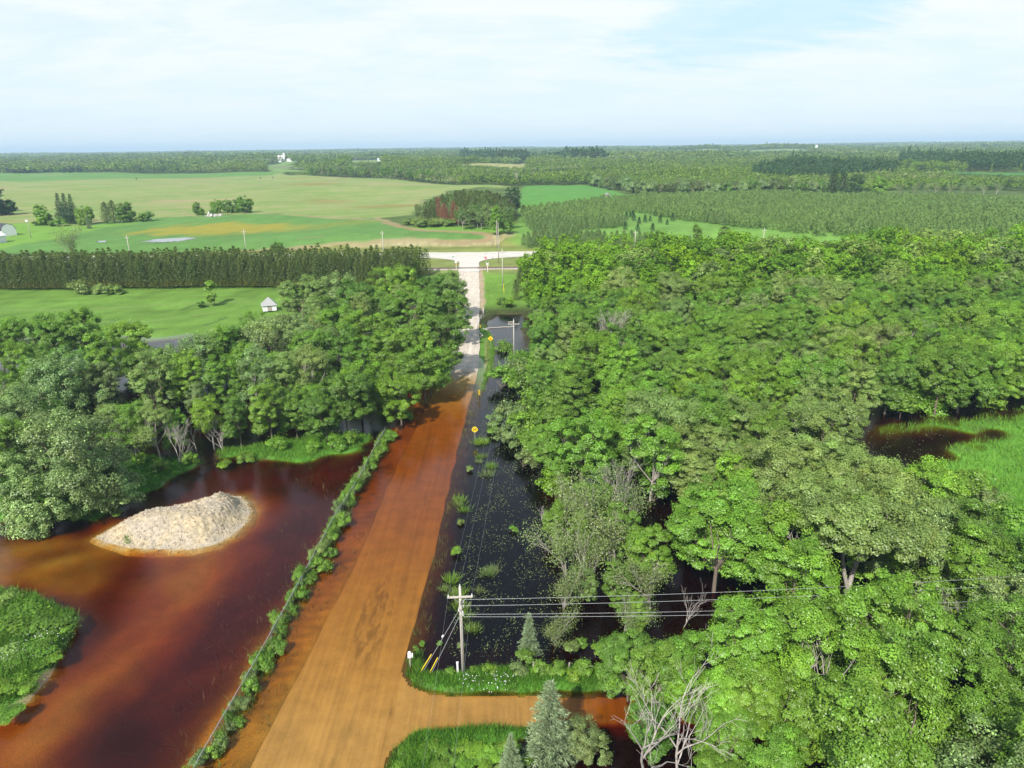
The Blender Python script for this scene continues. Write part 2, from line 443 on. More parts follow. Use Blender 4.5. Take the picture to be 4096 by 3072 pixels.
Z_YELLOW = gp(860, 917)
OPEN = [Z_BEAN, Z_HAY, Z_BEAN2, Z_CORN, Z_PMEAD, Z_STRIP, Z_FARGREEN, Z_TAN, Z_FARM, Z_FAR2, Z_FAR3, Z_FAR4, Z_LAWN]

def far_open(X, Y): return wav(X*.42, Y*1.15, 560, 0)+.35*wav(X, Y, 260, 11)
TRACKS = [([(726, 1240), (760, 1226), (808, 1218), (850, 1216)], 1.0, (.075, .13, .035), .8), ([(820, 1300), (870, 1285), (905, 1270)], 1.0, (.075, .13, .035), .8), ([(560, 1322), (620, 1318), (660, 1316)], 1.0, (.075, .13, .03), .6),
          ([(0, 1194), (300, 1186), (700, 1190), (1000, 1186)], 1.2, (.10, .17, .03), .5), ([(-200, 1230), (300, 1240), (700, 1215), (1000, 1205)], 1.6, (.17, .27, .07), .6), ([(300, 1290), (600, 1285), (850, 1250)], 1.3, (.17, .27, .08), .5),
          ([(540, 834), (600, 840), (650, 846), (730, 856)], 1.6, (.30, .27, .14), .8), ([(1040, 855), (1200, 862), (1400, 876), (1500, 882)], 1.8, (.30, .27, .13), .8), ([(730, 842), (760, 862), (810, 870), (900, 862)], 1.6, (.28, .26, .13), .8),
          ([(1530, 890), (1600, 905), (1660, 920), (1760, 926), (1880, 930), (1960, 945), (1950, 962), (1860, 972), (1740, 966)], 2.6, (.30, .22, .12), .85), ([(1195, 955), (1240, 951), (1295, 946)], 1.0, (.28, .25, .13), .8),
          ([(0, 722), (250, 718), (600, 715), (900, 712)], 3.0, (.26, .25, .11), .6), ([(180, 935), (300, 925), (420, 905), (520, 892)], 1.1, (.10, .19, .04), .7), ([(1100, 820), (1300, 826), (1500, 838)], 2.2, (.30, .28, .15), .5), ([(500, 812), (800, 818), (1000, 816)], 2.4, (.30, .28, .15), .5),
          ([(700, 745), (900, 740), (1100, 748), (1350, 750)], 4.0, (.31, .29, .16), .55), ([(1500, 790), (1620, 800), (1700, 806)], 2.5, (.30, .28, .14), .5), ([(2092, 985), (2099, 1030), (2103, 1060)], .8, (.30, .25, .13), .0)]
def zone_colours(X, Y, Z):
    C = np.empty((len(X), 3)); C[:] = (.050, .062, .022)
    zone = np.zeros(len(X), np.int8)
    w1 = wav(X, Y, 31, 3); w2 = wav(X, Y, 9, 4); w3 = wav(X, Y, 90, 5)
    # long thin streaks along the mowing direction
    ang = rad(78)
    su = X*math.sin(ang)+Y*math.cos(ang); sv = -X*math.cos(ang)+Y*math.sin(ang)
    st = wav(su/5.5, sv, 17, 8)*.6+wav(su/3., sv, 6.5, 6)*.4
    def put(poly, col, w, wb=0., wl=12., zid=None):
        d = sdist(poly, X, Y)
        if wb: d = d+wb*wav(X, Y, wl, 10)
        s = smooth(w, -w, d)[:, None]
        C[:] = C*(1-s)+np.asarray(col)*s
        if zid is not None: zone[(d < 0)] = zid
        return d
    s = smooth(325, 345, Y)[:, None]
    C[:] = C*(1-s)+np.array([[.085, .135, .036]])*(1+.2*w1+.15*w3)[:, None]*s
    # flooded low ground
    s = smooth(.25, -.25, Z)[:, None]*((Y < 192)[:, None])
    C[:] = C*(1-s)+np.array((.060, .052, .026))*s
    put(YARD, np.array([[.19, .155, .10]])*(1+.3*w2+.2*w1)[:, None], 1.5, .8)
    put(LANE, np.array([[.34, .245, .160]])*(1+.14*w2+.10*w1)[:, None], 2.4, 1.2, 7)
    put(MOUTH, (.38, .30, .2), .6)
    put(SHALLOW, np.array([[.26, .22, .10]])*(1+.35*w2+.15*w1)[:, None], 2.5, 2.0, 8)
    put(DITCH, np.array([[.045, .042, .028]])*(1+.3*w2)[:, None], 1.5, .5)
    g1 = np.array([[.085, .235, .030]])
    put(BANK1, g1*.85*(1+.15*w2)[:, None], .8, .6, 5)
    put(BANK2, g1*(1+.12*w2)[:, None], .8, .8, 5)
    put(ISLAND, g1*.75*(1+.25*w2)[:, None], .6, .5, 3)
    put(NBANK, g1*.8*(1+.2*w2)[:, None], .4, .2, 2); put(SBANK, g1*.7*(1+.2*w2)[:, None], .4, .2, 2)
    put(MARSH, np.array([[.115, .285, .036]])*(1+.12*w2+.08*w1)[:, None], 3, 3, 14, 1)
    put(MARSHW, (.07, .065, .028), 3, 2.5, 10)
    mc = np.array([[.128, .245, .040]])*(1+.13*w2+.12*w1+.10*st)[:, None]
    put(Z_MEADOW, mc, 3, 3, 20, 1)
    # railway and highway verges
    vb = (Y > 196) & (Y < 300)
    s = (smooth(192, 205, Y)*(1-smooth(296, 302, Y))*(1-smooth(-22, -30, X)))[:, None]
    C[:] = C*(1-s)+np.array([[.15, .285, .045]])*(1+.10*w2+.12*w1)[:, None]*s
    s = (smooth(240, 250, Y)*(1-smooth(298, 302, Y)))[:, None]
    C[:] = C*(1-s)+np.array([[.20, .245, .07]])*(1+.12*w2)[:, None]*s
    # grass beside the road
    c = road_c(Y); hw = road_w(Y)*.5
    dr = X-(c+hw); dl = (c-hw)-X
    s = (smooth(-.3, .4, dr)*smooth(5.0, 3.4, dr)*smooth(120, 140, Y)*smooth(182, 170, Y))[:, None]
    C[:] = C*(1-s)+np.array([[.11, .235, .035]])*(1+.15*w2)[:, None]*s
    s = (smooth(.1, .4, dr)*smooth(1.6, 1.0, dr)*smooth(122, 140, Y)*smooth(172, 162, Y))[:, None]*.0
    s = (smooth(1.3, 1.7, dr)*smooth(2.9, 2.3, dr)*smooth(134, 144, Y)*smooth(168, 160, Y))[:, None]*.8
    C[:] = C*(1-s)+np.array((.30, .24, .13))*s
    s = (smooth(-.5, .6, dl)*smooth(6.2, 4.8, dl)*smooth(140, 118, Y))[:, None]
    C[:] = C*(1-s)+np.array([[.36, .29, .12]])*(1+.28*w2+.16*wav(X, Y, 2.2, 2))[:, None]*s
    s = (smooth(-.5, .3, dr)*smooth(3.0, 1.5, dr)*smooth(140, 110, Y))[:, None]*.8
    C[:] = C*(1-s)+np.array([[.13, .12, .055]])*(1+.25*w2)[:, None]*s
    s = (smooth(-.4, .2, dr)*smooth(1.9, 1.2, dr+.4*w2)*smooth(186, 200, Y)*smooth(262, 255, Y))[:, None]
    C[:] = C*(1-s)+np.array((.40, .32, .21))*s
    # cut bank behind the highway
    d = np.maximum(np.maximum(301-Y, Y-321+4*wav(X, Y, 40, 2)), np.maximum(X-75, -88-X))
    s = smooth(1.5, -1.5, d)[:, None]
    zone[d < 0] = 6
    C[:] = C*(1-s)+np.array([[.22, .245, .072]])*(1+.15*w2)[:, None]*s
    d = np.maximum(np.maximum(303-Y, Y-314+3*wav(X, Y, 17, 1)), np.abs(X+35)-34+5*w1)
    d2 = np.maximum(np.maximum(303-Y, Y-311+3*wav(X, Y, 17, 1)), np.abs(X-30)-24+8*w1)
    s = (smooth(2., -2., np.minimum(d, d2+1.2))*(.75+.25*w2))[:, None]
    C[:] = C*(1-s)+np.array([[.40, .355, .21]])*(1+.22*wav(X*2.2, Y*.35, 5, 6))[:, None]*s
    band = ((Y > 318) & (Y < 345))
    s = (smooth(318, 322, Y)*(1-smooth(340, 350, Y)))[:, None]
    C[:] = C*(1-s)+np.array([[.155, .31, .045]])*(1+.10*w2)[:, None]*s
    # fields
    hay = np.array([[.185, .285, .072]])*(1+.05*w3)[:, None]
    k = np.clip(.5+1.0*st+.25*w3, 0, 1)[:, None]
    hay = hay*(1-k*.8)+np.array([[.285, .305, .125]])*k*.8
    hx = np.clip(wav(X, Y*1.6, 150, 11)-.55, 0, 1)[:, None]*1.1
    hay = hay*(1-hx)+np.array([[.34, .29, .15]])*hx
    hx = np.clip(wav(X*.8, Y*2., 170, 9)-.75, 0, 1)[:, None]*1.3
    hay = hay*(1-hx)+np.array([[.26, .19, .06]])*hx
    put(Z_HAY, hay, 4, 3, 30, 2)
    gr = np.array([[.112, .236, .056]])
    put(Z_BEAN2, gr*1.05*(1+.05*w2+.06*w3)[:, None], 5, 5, 60, 3)
    bean = gr*(1+.07*w2+.06*w1+.05*w3)[:, None]
    yx, yy = Z_YELLOW
    q = ((X-yx)/46)**2+((Y-yy)/26)**2+.35*wav(X, Y, 26, 1)
    s = (smooth(1.2, .25, q)*.9)[:, None]
    bean = bean*(1-s)+np.array([[.29, .27, .038]])*s
    q = ((X-yx-50)/50)**2+((Y-yy+2)/18)**2+.3*w1
    s = (smooth(1.2, .2, q)*.35)[:, None]
    bean = bean*(1-s)+np.array([[.27, .26, .04]])*s
    d = put(Z_BEAN, bean, 4.0, 1.5, 20, 3)
    # worn headland along the near edge of the bean field, a dirt bay at its right end
    s = (smooth(3.2, 1.2, np.abs(d-.5))*smooth(-150, -100, X)*.75)[:, None]
    C[:] = C*(1-s)+np.array((.33, .27, .145))*s
    put(Z_LAWN, np.array([[.165, .32, .05]])*(1+.08*w2)[:, None], 3, 2, 20, 1)
    put(Z_CORN, np.array([[.10, .265, .05]])*(1+.05*w2+.05*w1)[:, None], 2, 1, 20, 4)
    put(Z_PMEAD, np.array([[.145, .29, .055]])*(1+.10*w2+.10*w1)[:, None], 4, 3, 25, 1)
    put(Z_STRIP, np.array([[.19, .30, .08]])*(1+.1*w2)[:, None], 4, 4, 30, 1)
    put(Z_FARGREEN, np.array([[.075, .24, .06]])*(1+.05*w2)[:, None], 8, 0, 30, 3)
    put(Z_TAN, np.array([[.30, .31, .13]])*(1+.1*wav(X*3, Y, 40, 3))[:, None], 8, 0, 30, 2)
    put(Z_FARM, np.array([[.16, .27, .07]])*(1+.12*w3)[:, None], 8, 6, 60, 2)
    for zz in (Z_FAR2, Z_FAR3, Z_FAR4): put(zz, np.array([[.20, .30, .10]])*(1+.1*w3)[:, None], 15, 0, 30, 2)
    # far woodland floor
    s = smooth(5200, 7500, Y)[:, None]
    C[:] = C*(1-s)+np.array([[.040, .062, .022]])*(1+.22*wav(X, Y, 420, 6)+.15*wav(X, Y, 160, 4))[:, None]*s
    # wheel tracks, mown edges and field paths
    for pts, wd, col, amt in TRACKS:
        P = np.array(gpoly(pts)); dmin = np.full(len(X), 1e9)
        near_ = (X > P[:, 0].min()-9) & (X < P[:, 0].max()+9) & (Y > P[:, 1].min()-9) & (Y < P[:, 1].max()+9)
        ix = np.nonzero(near_)[0]
        for (ax, ay), (bx, by) in zip(P[:-1], P[1:]):
            ex, ey = bx-ax, by-ay; t_ = np.clip(((X[ix]-ax)*ex+(Y[ix]-ay)*ey)/(ex*ex+ey*ey+1e-9), 0, 1)
            dmin[ix] = np.minimum(dmin[ix], np.hypot(X[ix]-ax-t_*ex, Y[ix]-ay-t_*ey))
        s = (smooth(wd, wd*.3, dmin+.3*wd*w2)*amt)[:, None]
        C[:] = C*(1-s)+np.asarray(col)*s
    # far clearings
    s = (smooth(.72, .90, far_open(X, Y))*(Y > 1150))[:, None]
    C[:] = C*(1-s)+np.array([[.19, .25, .095]])*(1+.25*wav(X, Y, 900, 1))[:, None]*s
    C *= np.where(Y > 150, .87, .97)[:, None]
    return np.clip(C, .004, .8), zone

def ground_material():
    m, t, out = material('ground')
    col = t.add('ShaderNodeAttribute', attribute_name='col').outputs['Color']
    P = t.add('ShaderNodeTexCoord').outputs['Object']
    a = t.noise(P, 1.1, 4, .65); b = t.noise(P, 7.0, 3, .6); c = t.noise(P, .16, 3, .6)
    f = t.math('ADD', t.math('ADD', t.math('MULTIPLY', a, .55), t.math('MULTIPLY', b, .55)), t.math('MULTIPLY', c, .30))
    f = t.math('ADD', f, .30)
    col = t.scale(col, f)
    hue = t.rng(t.noise(P, .55, 4, .6), .35, .68)
    col = t.mix(t.math('MULTIPLY', hue, .30), col, t.mix(1., col, (1.22, 1.0, .8), 'MULTIPLY'))
    p = t.add('ShaderNodeBsdfPrincipled', ins={'Roughness': .95})
    p.inputs['Specular IOR Level'].default_value = .1
    t.l.new(col, p.inputs['Base Color'])
    bm = t.add('ShaderNodeBump', ins={'Strength': .5, 'Distance': .25}); t.l.new(b, bm.inputs['Height'])
    t.l.new(bm.outputs[0], p.inputs['Normal'])
    t.l.new(p.outputs[0], out.inputs[0]); MATS['ground'] = m
ground_material()

def make_ground():
    ys = [22.0]
    while ys[-1] < 15000: ys.append(ys[-1]+max(.38, ys[-1]*.0062))
    ys = np.array(ys)
    s = np.linspace(-1, 1, 700)
    s = np.sign(s)*np.abs(s)**1.12
    Y = np.repeat(ys, len(s)); X = (s[None, :]*(70+.98*ys)[:, None]).ravel()
    Z = terrain(X, Y)
    C, zone = zone_colours(X, Y, Z)
    V = np.stack([X, Y, Z], 1)
    nx = len(s); ny = len(ys)
    i = (np.arange(ny-1)[:, None]*nx+np.arange(nx-1)[None, :]).ravel()
    Q = np.stack([i, i+1, i+nx+1, i+nx], 1)
    zq = zone[Q[:, 0]]
    names = {0: 'ground', 1: 'meadow', 2: 'hay_field', 3: 'bean_field', 4: 'corn_field', 6: 'embankment'}
    for k, nm in names.items():
        q = Q[zq == k]
        if not len(q): continue
        u, inv = np.unique(q, return_inverse=True)
        me = mesh_np(nm, V[u], inv.reshape(-1, 4), None, [MATS['ground']], {'col': C[u]}, True)
        tag(link(nm, me), kind='structure')
make_ground()

# ------------------------------------------------------------------ water: a real body of tannin-stained water with a smooth surface
def water_material():
    m, t, out = material('flood_water')
    P = t.add('ShaderNodeTexCoord').outputs['Object']
    h = t.math('ADD', t.math('MULTIPLY', t.noise(P, .5, 4, .6), 1.6), t.math('MULTIPLY', t.noise(t.mapping(P, (1, 2.2, 1), (0, 0, .5)), 3.0, 5, .7), .7))
    bm = t.add('ShaderNodeBump', ins={'Strength': .22, 'Distance': .06, 'Height': h})
    gi = t.add('ShaderNodeNewGeometry').outputs['Incoming']
    cb = t.math('ABSOLUTE', t.vmath('DOT_PRODUCT', gi, bm.outputs[0]).outputs['Value'])
    fr = t.math('ADD', .024, t.math('MULTIPLY', t.math('POWER', t.math('SUBTRACT', 1.0, cb), 5.0), .976))
    # tannin: Beer-Lambert loss along the refracted path down to the bed
    geo = t.add('ShaderNodeNewGeometry')
    c = t.math('ABSOLUTE', t.vmath('DOT_PRODUCT', geo.outputs['Incoming'], geo.outputs['True Normal']).outputs['Value'])
    c2 = t.math('SUBTRACT', 1.0, t.math('MULTIPLY', t.math('SUBTRACT', 1.0, t.math('MULTIPLY', c, c)), .5626))
    dep = t.add('ShaderNodeAttribute', attribute_name='depth').outputs['Fac']
    L = t.math('DIVIDE', dep, t.math('SQRT', c2))
    cc = t.add('ShaderNodeCombineColor', ins={i: t.math('POWER', math.exp(-k), L) for i, k in enumerate((.84, 1.93, 4.9))})
    tr = t.add('ShaderNodeBsdfTransparent', ins={'Color': cc.outputs[0]})
    gl = t.add('ShaderNodeBsdfGlossy', ins={'Roughness': .05}); t.l.new(bm.outputs[0], gl.inputs['Normal'])
    s = t.add('ShaderNodeMixShader', ins={0: fr, 1: tr.outputs[0], 2: gl.outputs[0]})
    t.l.new(s.outputs[0], out.inputs['Surface'])
    MATS['flood_water'] = m
water_material()
PILE = [at(*p) for p in [(385, 2150), (430, 2170), (520, 2192), (640, 2195), (760, 2198), (850, 2180), (930, 2140), (985, 2090), (1000, 2045), (985, 2010), (960, 1985)]]
PILE += [at(900, 1972, .5), at(850, 1985, .9), at(760, 2000, .8), at(640, 2025, .7), at(540, 2055, .6), at(460, 2095, .3)]
def make_water():
    ys = [14.0]
    while ys[-1] < 212: ys.append(ys[-1]+max(.30, ys[-1]*.005))
    ys = np.array(ys); s = np.linspace(-1, 1, 560); s = np.sign(s)*np.abs(s)**1.12
    Y = np.repeat(ys, len(s)); X = (s[None, :]*(72+1.0*ys)[:, None]).ravel()
    Z = terrain(X, Y)
    onroad = smooth(.55, .0, np.abs(X-road_c(Y))-road_w(Y)*.5)*(Y < 160)
    bed = Z*(1-onroad)+road_z(Y)*onroad
    sm = smooth(.5, -.3, sdist(MOUTH, X, Y))*(1-onroad)
    bed = bed*(1-sm)+side_z(X)*sm
    bed = bed*(.06+.94*smooth(-.6, 2.6, sdist(PILE, X, Y)+.4*wav(X, Y, 4, 2)))
    i = (np.arange(len(ys)-1)[:, None]*len(s)+np.arange(len(s)-1)[None, :]).ravel()
    Q = np.stack([i, i+1, i+len(s)+1, i+len(s)], 1)
    Q = Q[np.minimum(Z, bed)[Q].min(1) < .12]
    u, inv = np.unique(Q, return_inverse=True)
    V = np.stack([X, Y, 0*X], 1)[u]
    me = mesh_np('flood_water', V, inv.reshape(-1, 4), None, [MATS['flood_water']], {'depth': np.maximum(-bed[u], 0)})
    tag(link('flood_water', me), kind='structure')
make_water()

# ------------------------------------------------------------------ roads
def gravel_material():
    m, t, out = material('gravel_road')
    P = t.add('ShaderNodeTexCoord').outputs['Object']
    uv = t.add('ShaderNodeAttribute', attribute_name='lane').outputs['Fac']     # -1..1 across the road
    far = t.add('ShaderNodeAttribute', attribute_name='dry').outputs['Fac']
    st = t.noise(t.mapping(P, (1.6, .045, 1), (0, 0, rad(-1.5))), 1.3, 5, .6)
    fine = t.noise(P, 9, 4, .7); mid = t.noise(P, .55, 4, .6)
    f = t.math('ADD', t.math('ADD', t.math('MULTIPLY', st, .80), t.math('MULTIPLY', fine, .6)), t.math('MULTIPLY', mid, .75))
    f = t.math('ADD', f, -.07)
    col = t.mix(far, (.40, .32, .225), (.50, .44, .365))
    col = t.scale(col, f)
    # washed-in dark debris lying in the ruts
    deb = t.noise(t.mapping(P, (1.0, .30, 1), (0, 0, rad(-6))), 1.5, 5, .65)
    reg = t.noise(t.mapping(P, (.35, .09, 1)), .9, 2, .5)
    sta = t.add('ShaderNodeAttribute', attribute_name='stain').outputs['Fac']
    dm = t.math('MULTIPLY', t.rng(deb, .47, .58), t.math('MAXIMUM', sta, t.math('MULTIPLY', t.rng(reg, .60, .68), .35)))
    col = t.mix(t.math('MULTIPLY', dm, t.math('SUBTRACT', .50, t.math('MULTIPLY', far, .45))), col, (.10, .075, .05))
    p = t.add('ShaderNodeBsdfPrincipled', ins={'Roughness': .95}); p.inputs['Specular IOR Level'].default_value = .15
    t.l.new(col, p.inputs['Base Color'])
    bm = t.add('ShaderNodeBump', ins={'Strength': .4, 'Distance': .05, 'Height': fine}); t.l.new(bm.outputs[0], p.inputs['Normal'])
    t.l.new(p.outputs[0], out.inputs[0]); MATS['gravel_road'] = m
gravel_material()
def asphalt_material():
    m, t, out = material('asphalt')
    P = t.add('ShaderNodeTexCoord').outputs['Object']
    n = t.noise(P, 3, 4, .6); w = t.noise(t.mapping(P, (.05, .8, 1)), 1.4, 4, .6)
    col = t.scale(t.mix(t.rng(w, .3, .7), (.50, .465, .41), (.57, .535, .475)), t.math('ADD', t.math('MULTIPLY', n, .3), .85))
    ck = t.add('ShaderNodeTexVoronoi', feature='DISTANCE_TO_EDGE', ins={'Scale': .10}); t.l.new(t.mapping(P, (1, 1.6, 1)), ck.inputs['Vector'])
    col = t.mix(t.math('MULTIPLY', t.rng(ck.outputs['Distance'], .004, .012, 1., 0.), .6), col, (.08, .08, .08))
    p = t.add('ShaderNodeBsdfPrincipled', ins={'Roughness': .9}); p.inputs['Specular IOR Level'].default_value = .2
    t.l.new(col, p.inputs['Base Color']); t.l.new(p.outputs[0], out.inputs[0]); MATS['asphalt'] = m
asphalt_material()
def strip(name, ys, cfun, wfun, zfun, mat, crown=.06, cols=15, extra=None):
    u = np.linspace(-1, 1, cols)
    Y = np.repeat(ys, cols); U = np.tile(u, len(ys))
    X = cfun(Y)+U*wfun(Y)*.5*(1+.03*wav(Y, Y*0, 11, 2)*(np.abs(U) > .95))
    Z = zfun(Y)+crown*(1-U*U)-crown*.5
    if extra is not None: Z = Z+extra(X, Y, U)
    i = (np.arange(len(ys)-1)[:, None]*cols+np.arange(cols-1)[None, :]).ravel()
    Q = np.stack([i, i+1, i+cols+1, i+cols], 1)
    me = mesh_np(name, np.stack([X, Y, Z], 1), Q, None, [mat], {'lane': U, 'dry': smooth(138, 143, Y), 'stain': smooth(1.1, .3, ((X+14.0-(Y-58)*.03)/2.0)**2+((Y-59)/8.)**2)}, True)
    return tag(link(name, me), kind='structure')
def ruts(X, Y, U):
    return .025*wav(X*1.0, Y*.25, 2.2, 1)*smooth(1, .7, np.abs(U))
strip('road', np.arange(20, 247.3, .5), road_c, lambda y: road_w(y)+.3, lambda y: road_z(y)+.02, MATS['gravel_road'], .07, 17, ruts)
# flooded side road and its flared mouth, one sheet that butts against the road
def side_road():
    xs = np.arange(-12.6, 20, .2); ys = np.arange(35, 54, .2)
    X, Y = np.meshgrid(xs, ys); X, Y = X.ravel(), Y.ravel()
    Xe = np.maximum(X, road_c(Y)+road_w(Y)*.5+.12)
    d = sdist(MOUTH, X, Y)+.12*wav(X, Y, 2.5, 4)
    Z = side_z(Xe)+.02*wav(X, Y, 3, 2)
    i = (np.arange(len(ys)-1)[:, None]*len(xs)+np.arange(len(xs)-1)[None, :]).ravel()
    Q = np.stack([i, i+1, i+len(xs)+1, i+len(xs)], 1)
    Q = Q[(d[Q].max(1) < .1) & ((X-Xe)[Q].max(1) > -.05)]
    u, inv = np.unique(Q, return_inverse=True)
    me = mesh_np('side_road', np.stack([Xe, Y, Z], 1)[u], inv.reshape(-1, 4), None, [MATS['gravel_road']], {'dry': np.zeros(len(u))}, True)
    tag(link('side_road', me), kind='structure')
side_road()
# paved crossing apron, highway, railway
def sheet(name, rows, mat, z0):
    """rows: list of (y, x_left, x_right)"""
    V = []
    for y, a, b in rows:
        for j in range(9): V.append((a+(b-a)*j/8, y, z0))
    i = (np.arange(len(rows)-1)[:, None]*9+np.arange(8)[None, :]).ravel()
    Q = np.stack([i, i+1, i+10, i+9], 1)
    tag(link(name, mesh_np(name, V, Q, None, [mat], {'dry': np.ones(len(V))})), kind='structure')
HWY0, HWY1 = 282.5, 300.0
def apron_rows():
    r = []
    for y in np.linspace(247.0, HWY0+.5, 24):
        c = float(road_c(y)); f = max(0, (y-262)/(HWY0-262))
        ex = 3.4+ .3 + 22*max(0, 1-math.sqrt(max(0, 1-max(0, f-.25)**2/.5625)))
        if f > .93: ex += 10*(f-.93)/.07
        r.append((y, c-ex, c+ex))
    return r
sheet('road_apron', apron_rows(), MATS['asphalt'], 3.09)
sheet('highway', [(y, -420, 420) for y in np.linspace(HWY0, HWY1, 6)], MATS['asphalt'], 3.12)
def centre_line(name, y, z):
    m = MB()
    m.raw([(-420, y, z), (420, y, z), (420, y+.16, z), (-420, y+.16, z)], [(0, 1, 2, 3)])
    tag(m.build(name, MATS['road_marking']), kind='structure')
simple('road_marking', (.30, .28, .22), .8, .1, 1)
centre_line('road_marking', 290.9, 3.126); centre_line('road_marking', 291.3, 3.126)
def railway():
    b = MB()
    V = []; Q = []
    xs = np.linspace(-330, 330, 221)
    prof = [(-3.2, -.35), (-1.9, .14), (1.9, .14), (3.2, -.35)]
    for x in xs:
        for dy, dz in prof: V.append((x, 254.5+dy, 2.98+dz))
    for i in range(len(xs)-1):
        if abs((xs[i]+xs[i+1])/2+15) < 4.2: continue
        for j in range(3): Q.append((i*4+j, i*4+4+j, i*4+5+j, i*4+1+j))
    b.raw(V, Q)
    tag(b.build('railway_ballast', simple('ballast', (.46, .38, .32), .95, .2, 3)), kind='structure')
    t = thing('railway_track', 'rusty railway track crossing the gravel road below the highway', 'railway track', (0, 254.5, 3.12))
    for s in (-.72, .72):
        m = MB(); m.box((0, s, .16), (640, .10, .15)); m.build('rail', MATS['rail_steel'], t)
    m = MB()
    for x in np.arange(-318, 318, .62):
        if abs(x+15) > 4: m.box((x, 0, .03), (.22, 2.5, .14))
    o = m.build('sleepers', MATS['sleeper_wood'], t); o['kind'] = 'stuff'
railway()

# ------------------------------------------------------------------ vegetation shapes
def leaf_quads(rng, c, n, L, asp=.62):
    N = len(c)
    n = unit(n)
    t = unit(np.cross(n, rng.normal(size=(N, 3))))
    b = np.cross(n, t)
    L = L*rng.uniform(.7, 1.3, N)[:, None]
    V = np.stack([c-t*L*.5, c+b*L*.5*asp+t*L*.05, c+t*L*.5, c-b*L*.5*asp+t*L*.05], 1).reshape(-1, 3)
    return V, np.arange(N*4).reshape(N, 4)
def make_crown(name, seed, R=4.8, zc=8.0, Rz=4.6, L=8, K=110, n=150, leaf=.34, rc=(.65, 1.15), pale=0., warm=.03, droop=0., mat='leaf', flat=.72, low=-.75):
    rng = np.random.default_rng(seed)
    lobes = [(np.array([0, 0, zc+.12*Rz]), np.array([.62*R, .62*R, .80*Rz]))]
    a0 = rng.uniform(0, 6.28)
    for i in range(L-1):
        a = a0+6.283*i/(L-1)*(1 if i < (L-1)*.6 else 1.618)+rng.normal(0, .25)
        d = R*rng.uniform(.40, .74)
        z = zc+Rz*rng.uniform(-.65, .55)
        r = R*rng.uniform(.27, .48)
        lobes.append((np.array([math.cos(a)*d, math.sin(a)*d, z]), np.array([r, r, r*rng.uniform(.85, 1.15)*Rz/R])))
    C = []; O = []
    tries = 0
    while len(C) < K and tries < K*40:
        tries += 1
        li = rng.integers(0, len(lobes)); lc, lr = lobes[li]
        d = unit(rng.normal(size=3))
        if d[2] < low and rng.random() < .85: continue
        p = lc+d*lr*rng.uniform(.70, 1.06)
        deep = False
        for j, (qc, qr) in enumerate(lobes):
            if j != li and np.linalg.norm((p-qc)/qr) < .72: deep = True
        if deep and rng.random() < .8: continue
        C.append(p); O.append(d)
    C = np.array(C); O = np.array(O); K = len(C)
    cr = rng.uniform(rc[0], rc[1], K)
    ctint = np.clip(rng.normal(1, .17, K), .6, 1.5)
    cwarm = np.clip(rng.normal(warm, .10, K), 0, .9)
    k = np.repeat(np.arange(K), n)
    d = unit(rng.normal(size=(K*n, 3)))
    rr = rng.uniform(.25, 1, K*n)**.5
    P = C[k]+d*(cr[k]*rr)[:, None]*np.array([1.12, 1.12, flat])
    P[:, 2] -= droop*rr*rr*cr[k]
    # a few stray shoots break the outline
    st = rng.random(K*n) < .05
    P[st] += (O[k][st]+np.array([0, 0, .5]))*rng.uniform(.1, .75, st.sum())[:, None]
    N = d*.55+O[k]*.35+np.array([0, 0, .6])+rng.normal(size=d.shape)*.33
    V, Q = leaf_quads(rng, P, N, leaf)
    tint = ctint[k]*np.clip(rng.normal(1, .11, K*n), .6, 1.5)
    if pale:
        m = rng.random(K*n) < pale; tint[m] *= rng.uniform(1.7, 2.5, m.sum())
    wv = np.clip(cwarm[k]+rng.normal(0, .08, K*n), 0, 1)
    me = mesh_np(name, V, Q, None, [MATS[mat]], {'tint': np.repeat(tint, 4), 'warm': np.repeat(wv, 4)})
    return me, lobes
def limb(mb, rng, a, b, r0, r1, bend=.12, n=6, seg=5):
    a = np.array(a, float); b = np.array(b, float)
    t = np.linspace(0, 1, seg)[:, None]
    L = np.linalg.norm(b-a)
    off = rng.normal(size=3)*L*bend
    mb.tube(a+(b-a)*t+np.sin(t*math.pi)*off, np.linspace(r0, r1, seg), n, False)
def make_trunk(name, seed, lobes, zfork, r=.20, mat='bark', lean=0.):
    rng = np.random.default_rng(seed+100); mb = MB()
    fx, fy = rng.normal(0, .25, 2)
    limb(mb, rng, (0, 0, -1.6), (fx, fy, zfork), r, r*.72, .02, 8)
    for i, (c, q) in enumerate(lobes):
        e = c+np.array([0, 0, -.1*q[2]])
        limb(mb, rng, (fx, fy, zfork-.2-rng.uniform(0, .3)*zfork*.3), e, r*.5, r*.12, .07)
        for k in range(3):
            d = unit(rng.normal(size=3)); d[2] = abs(d[2])*.6
            limb(mb, rng, e*.75+np.array([fx, fy, zfork])*.25, e+d*q*.7, r*.16, r*.04, .1, 4, 4)
    return mb.mesh(name, MATS[mat], True)
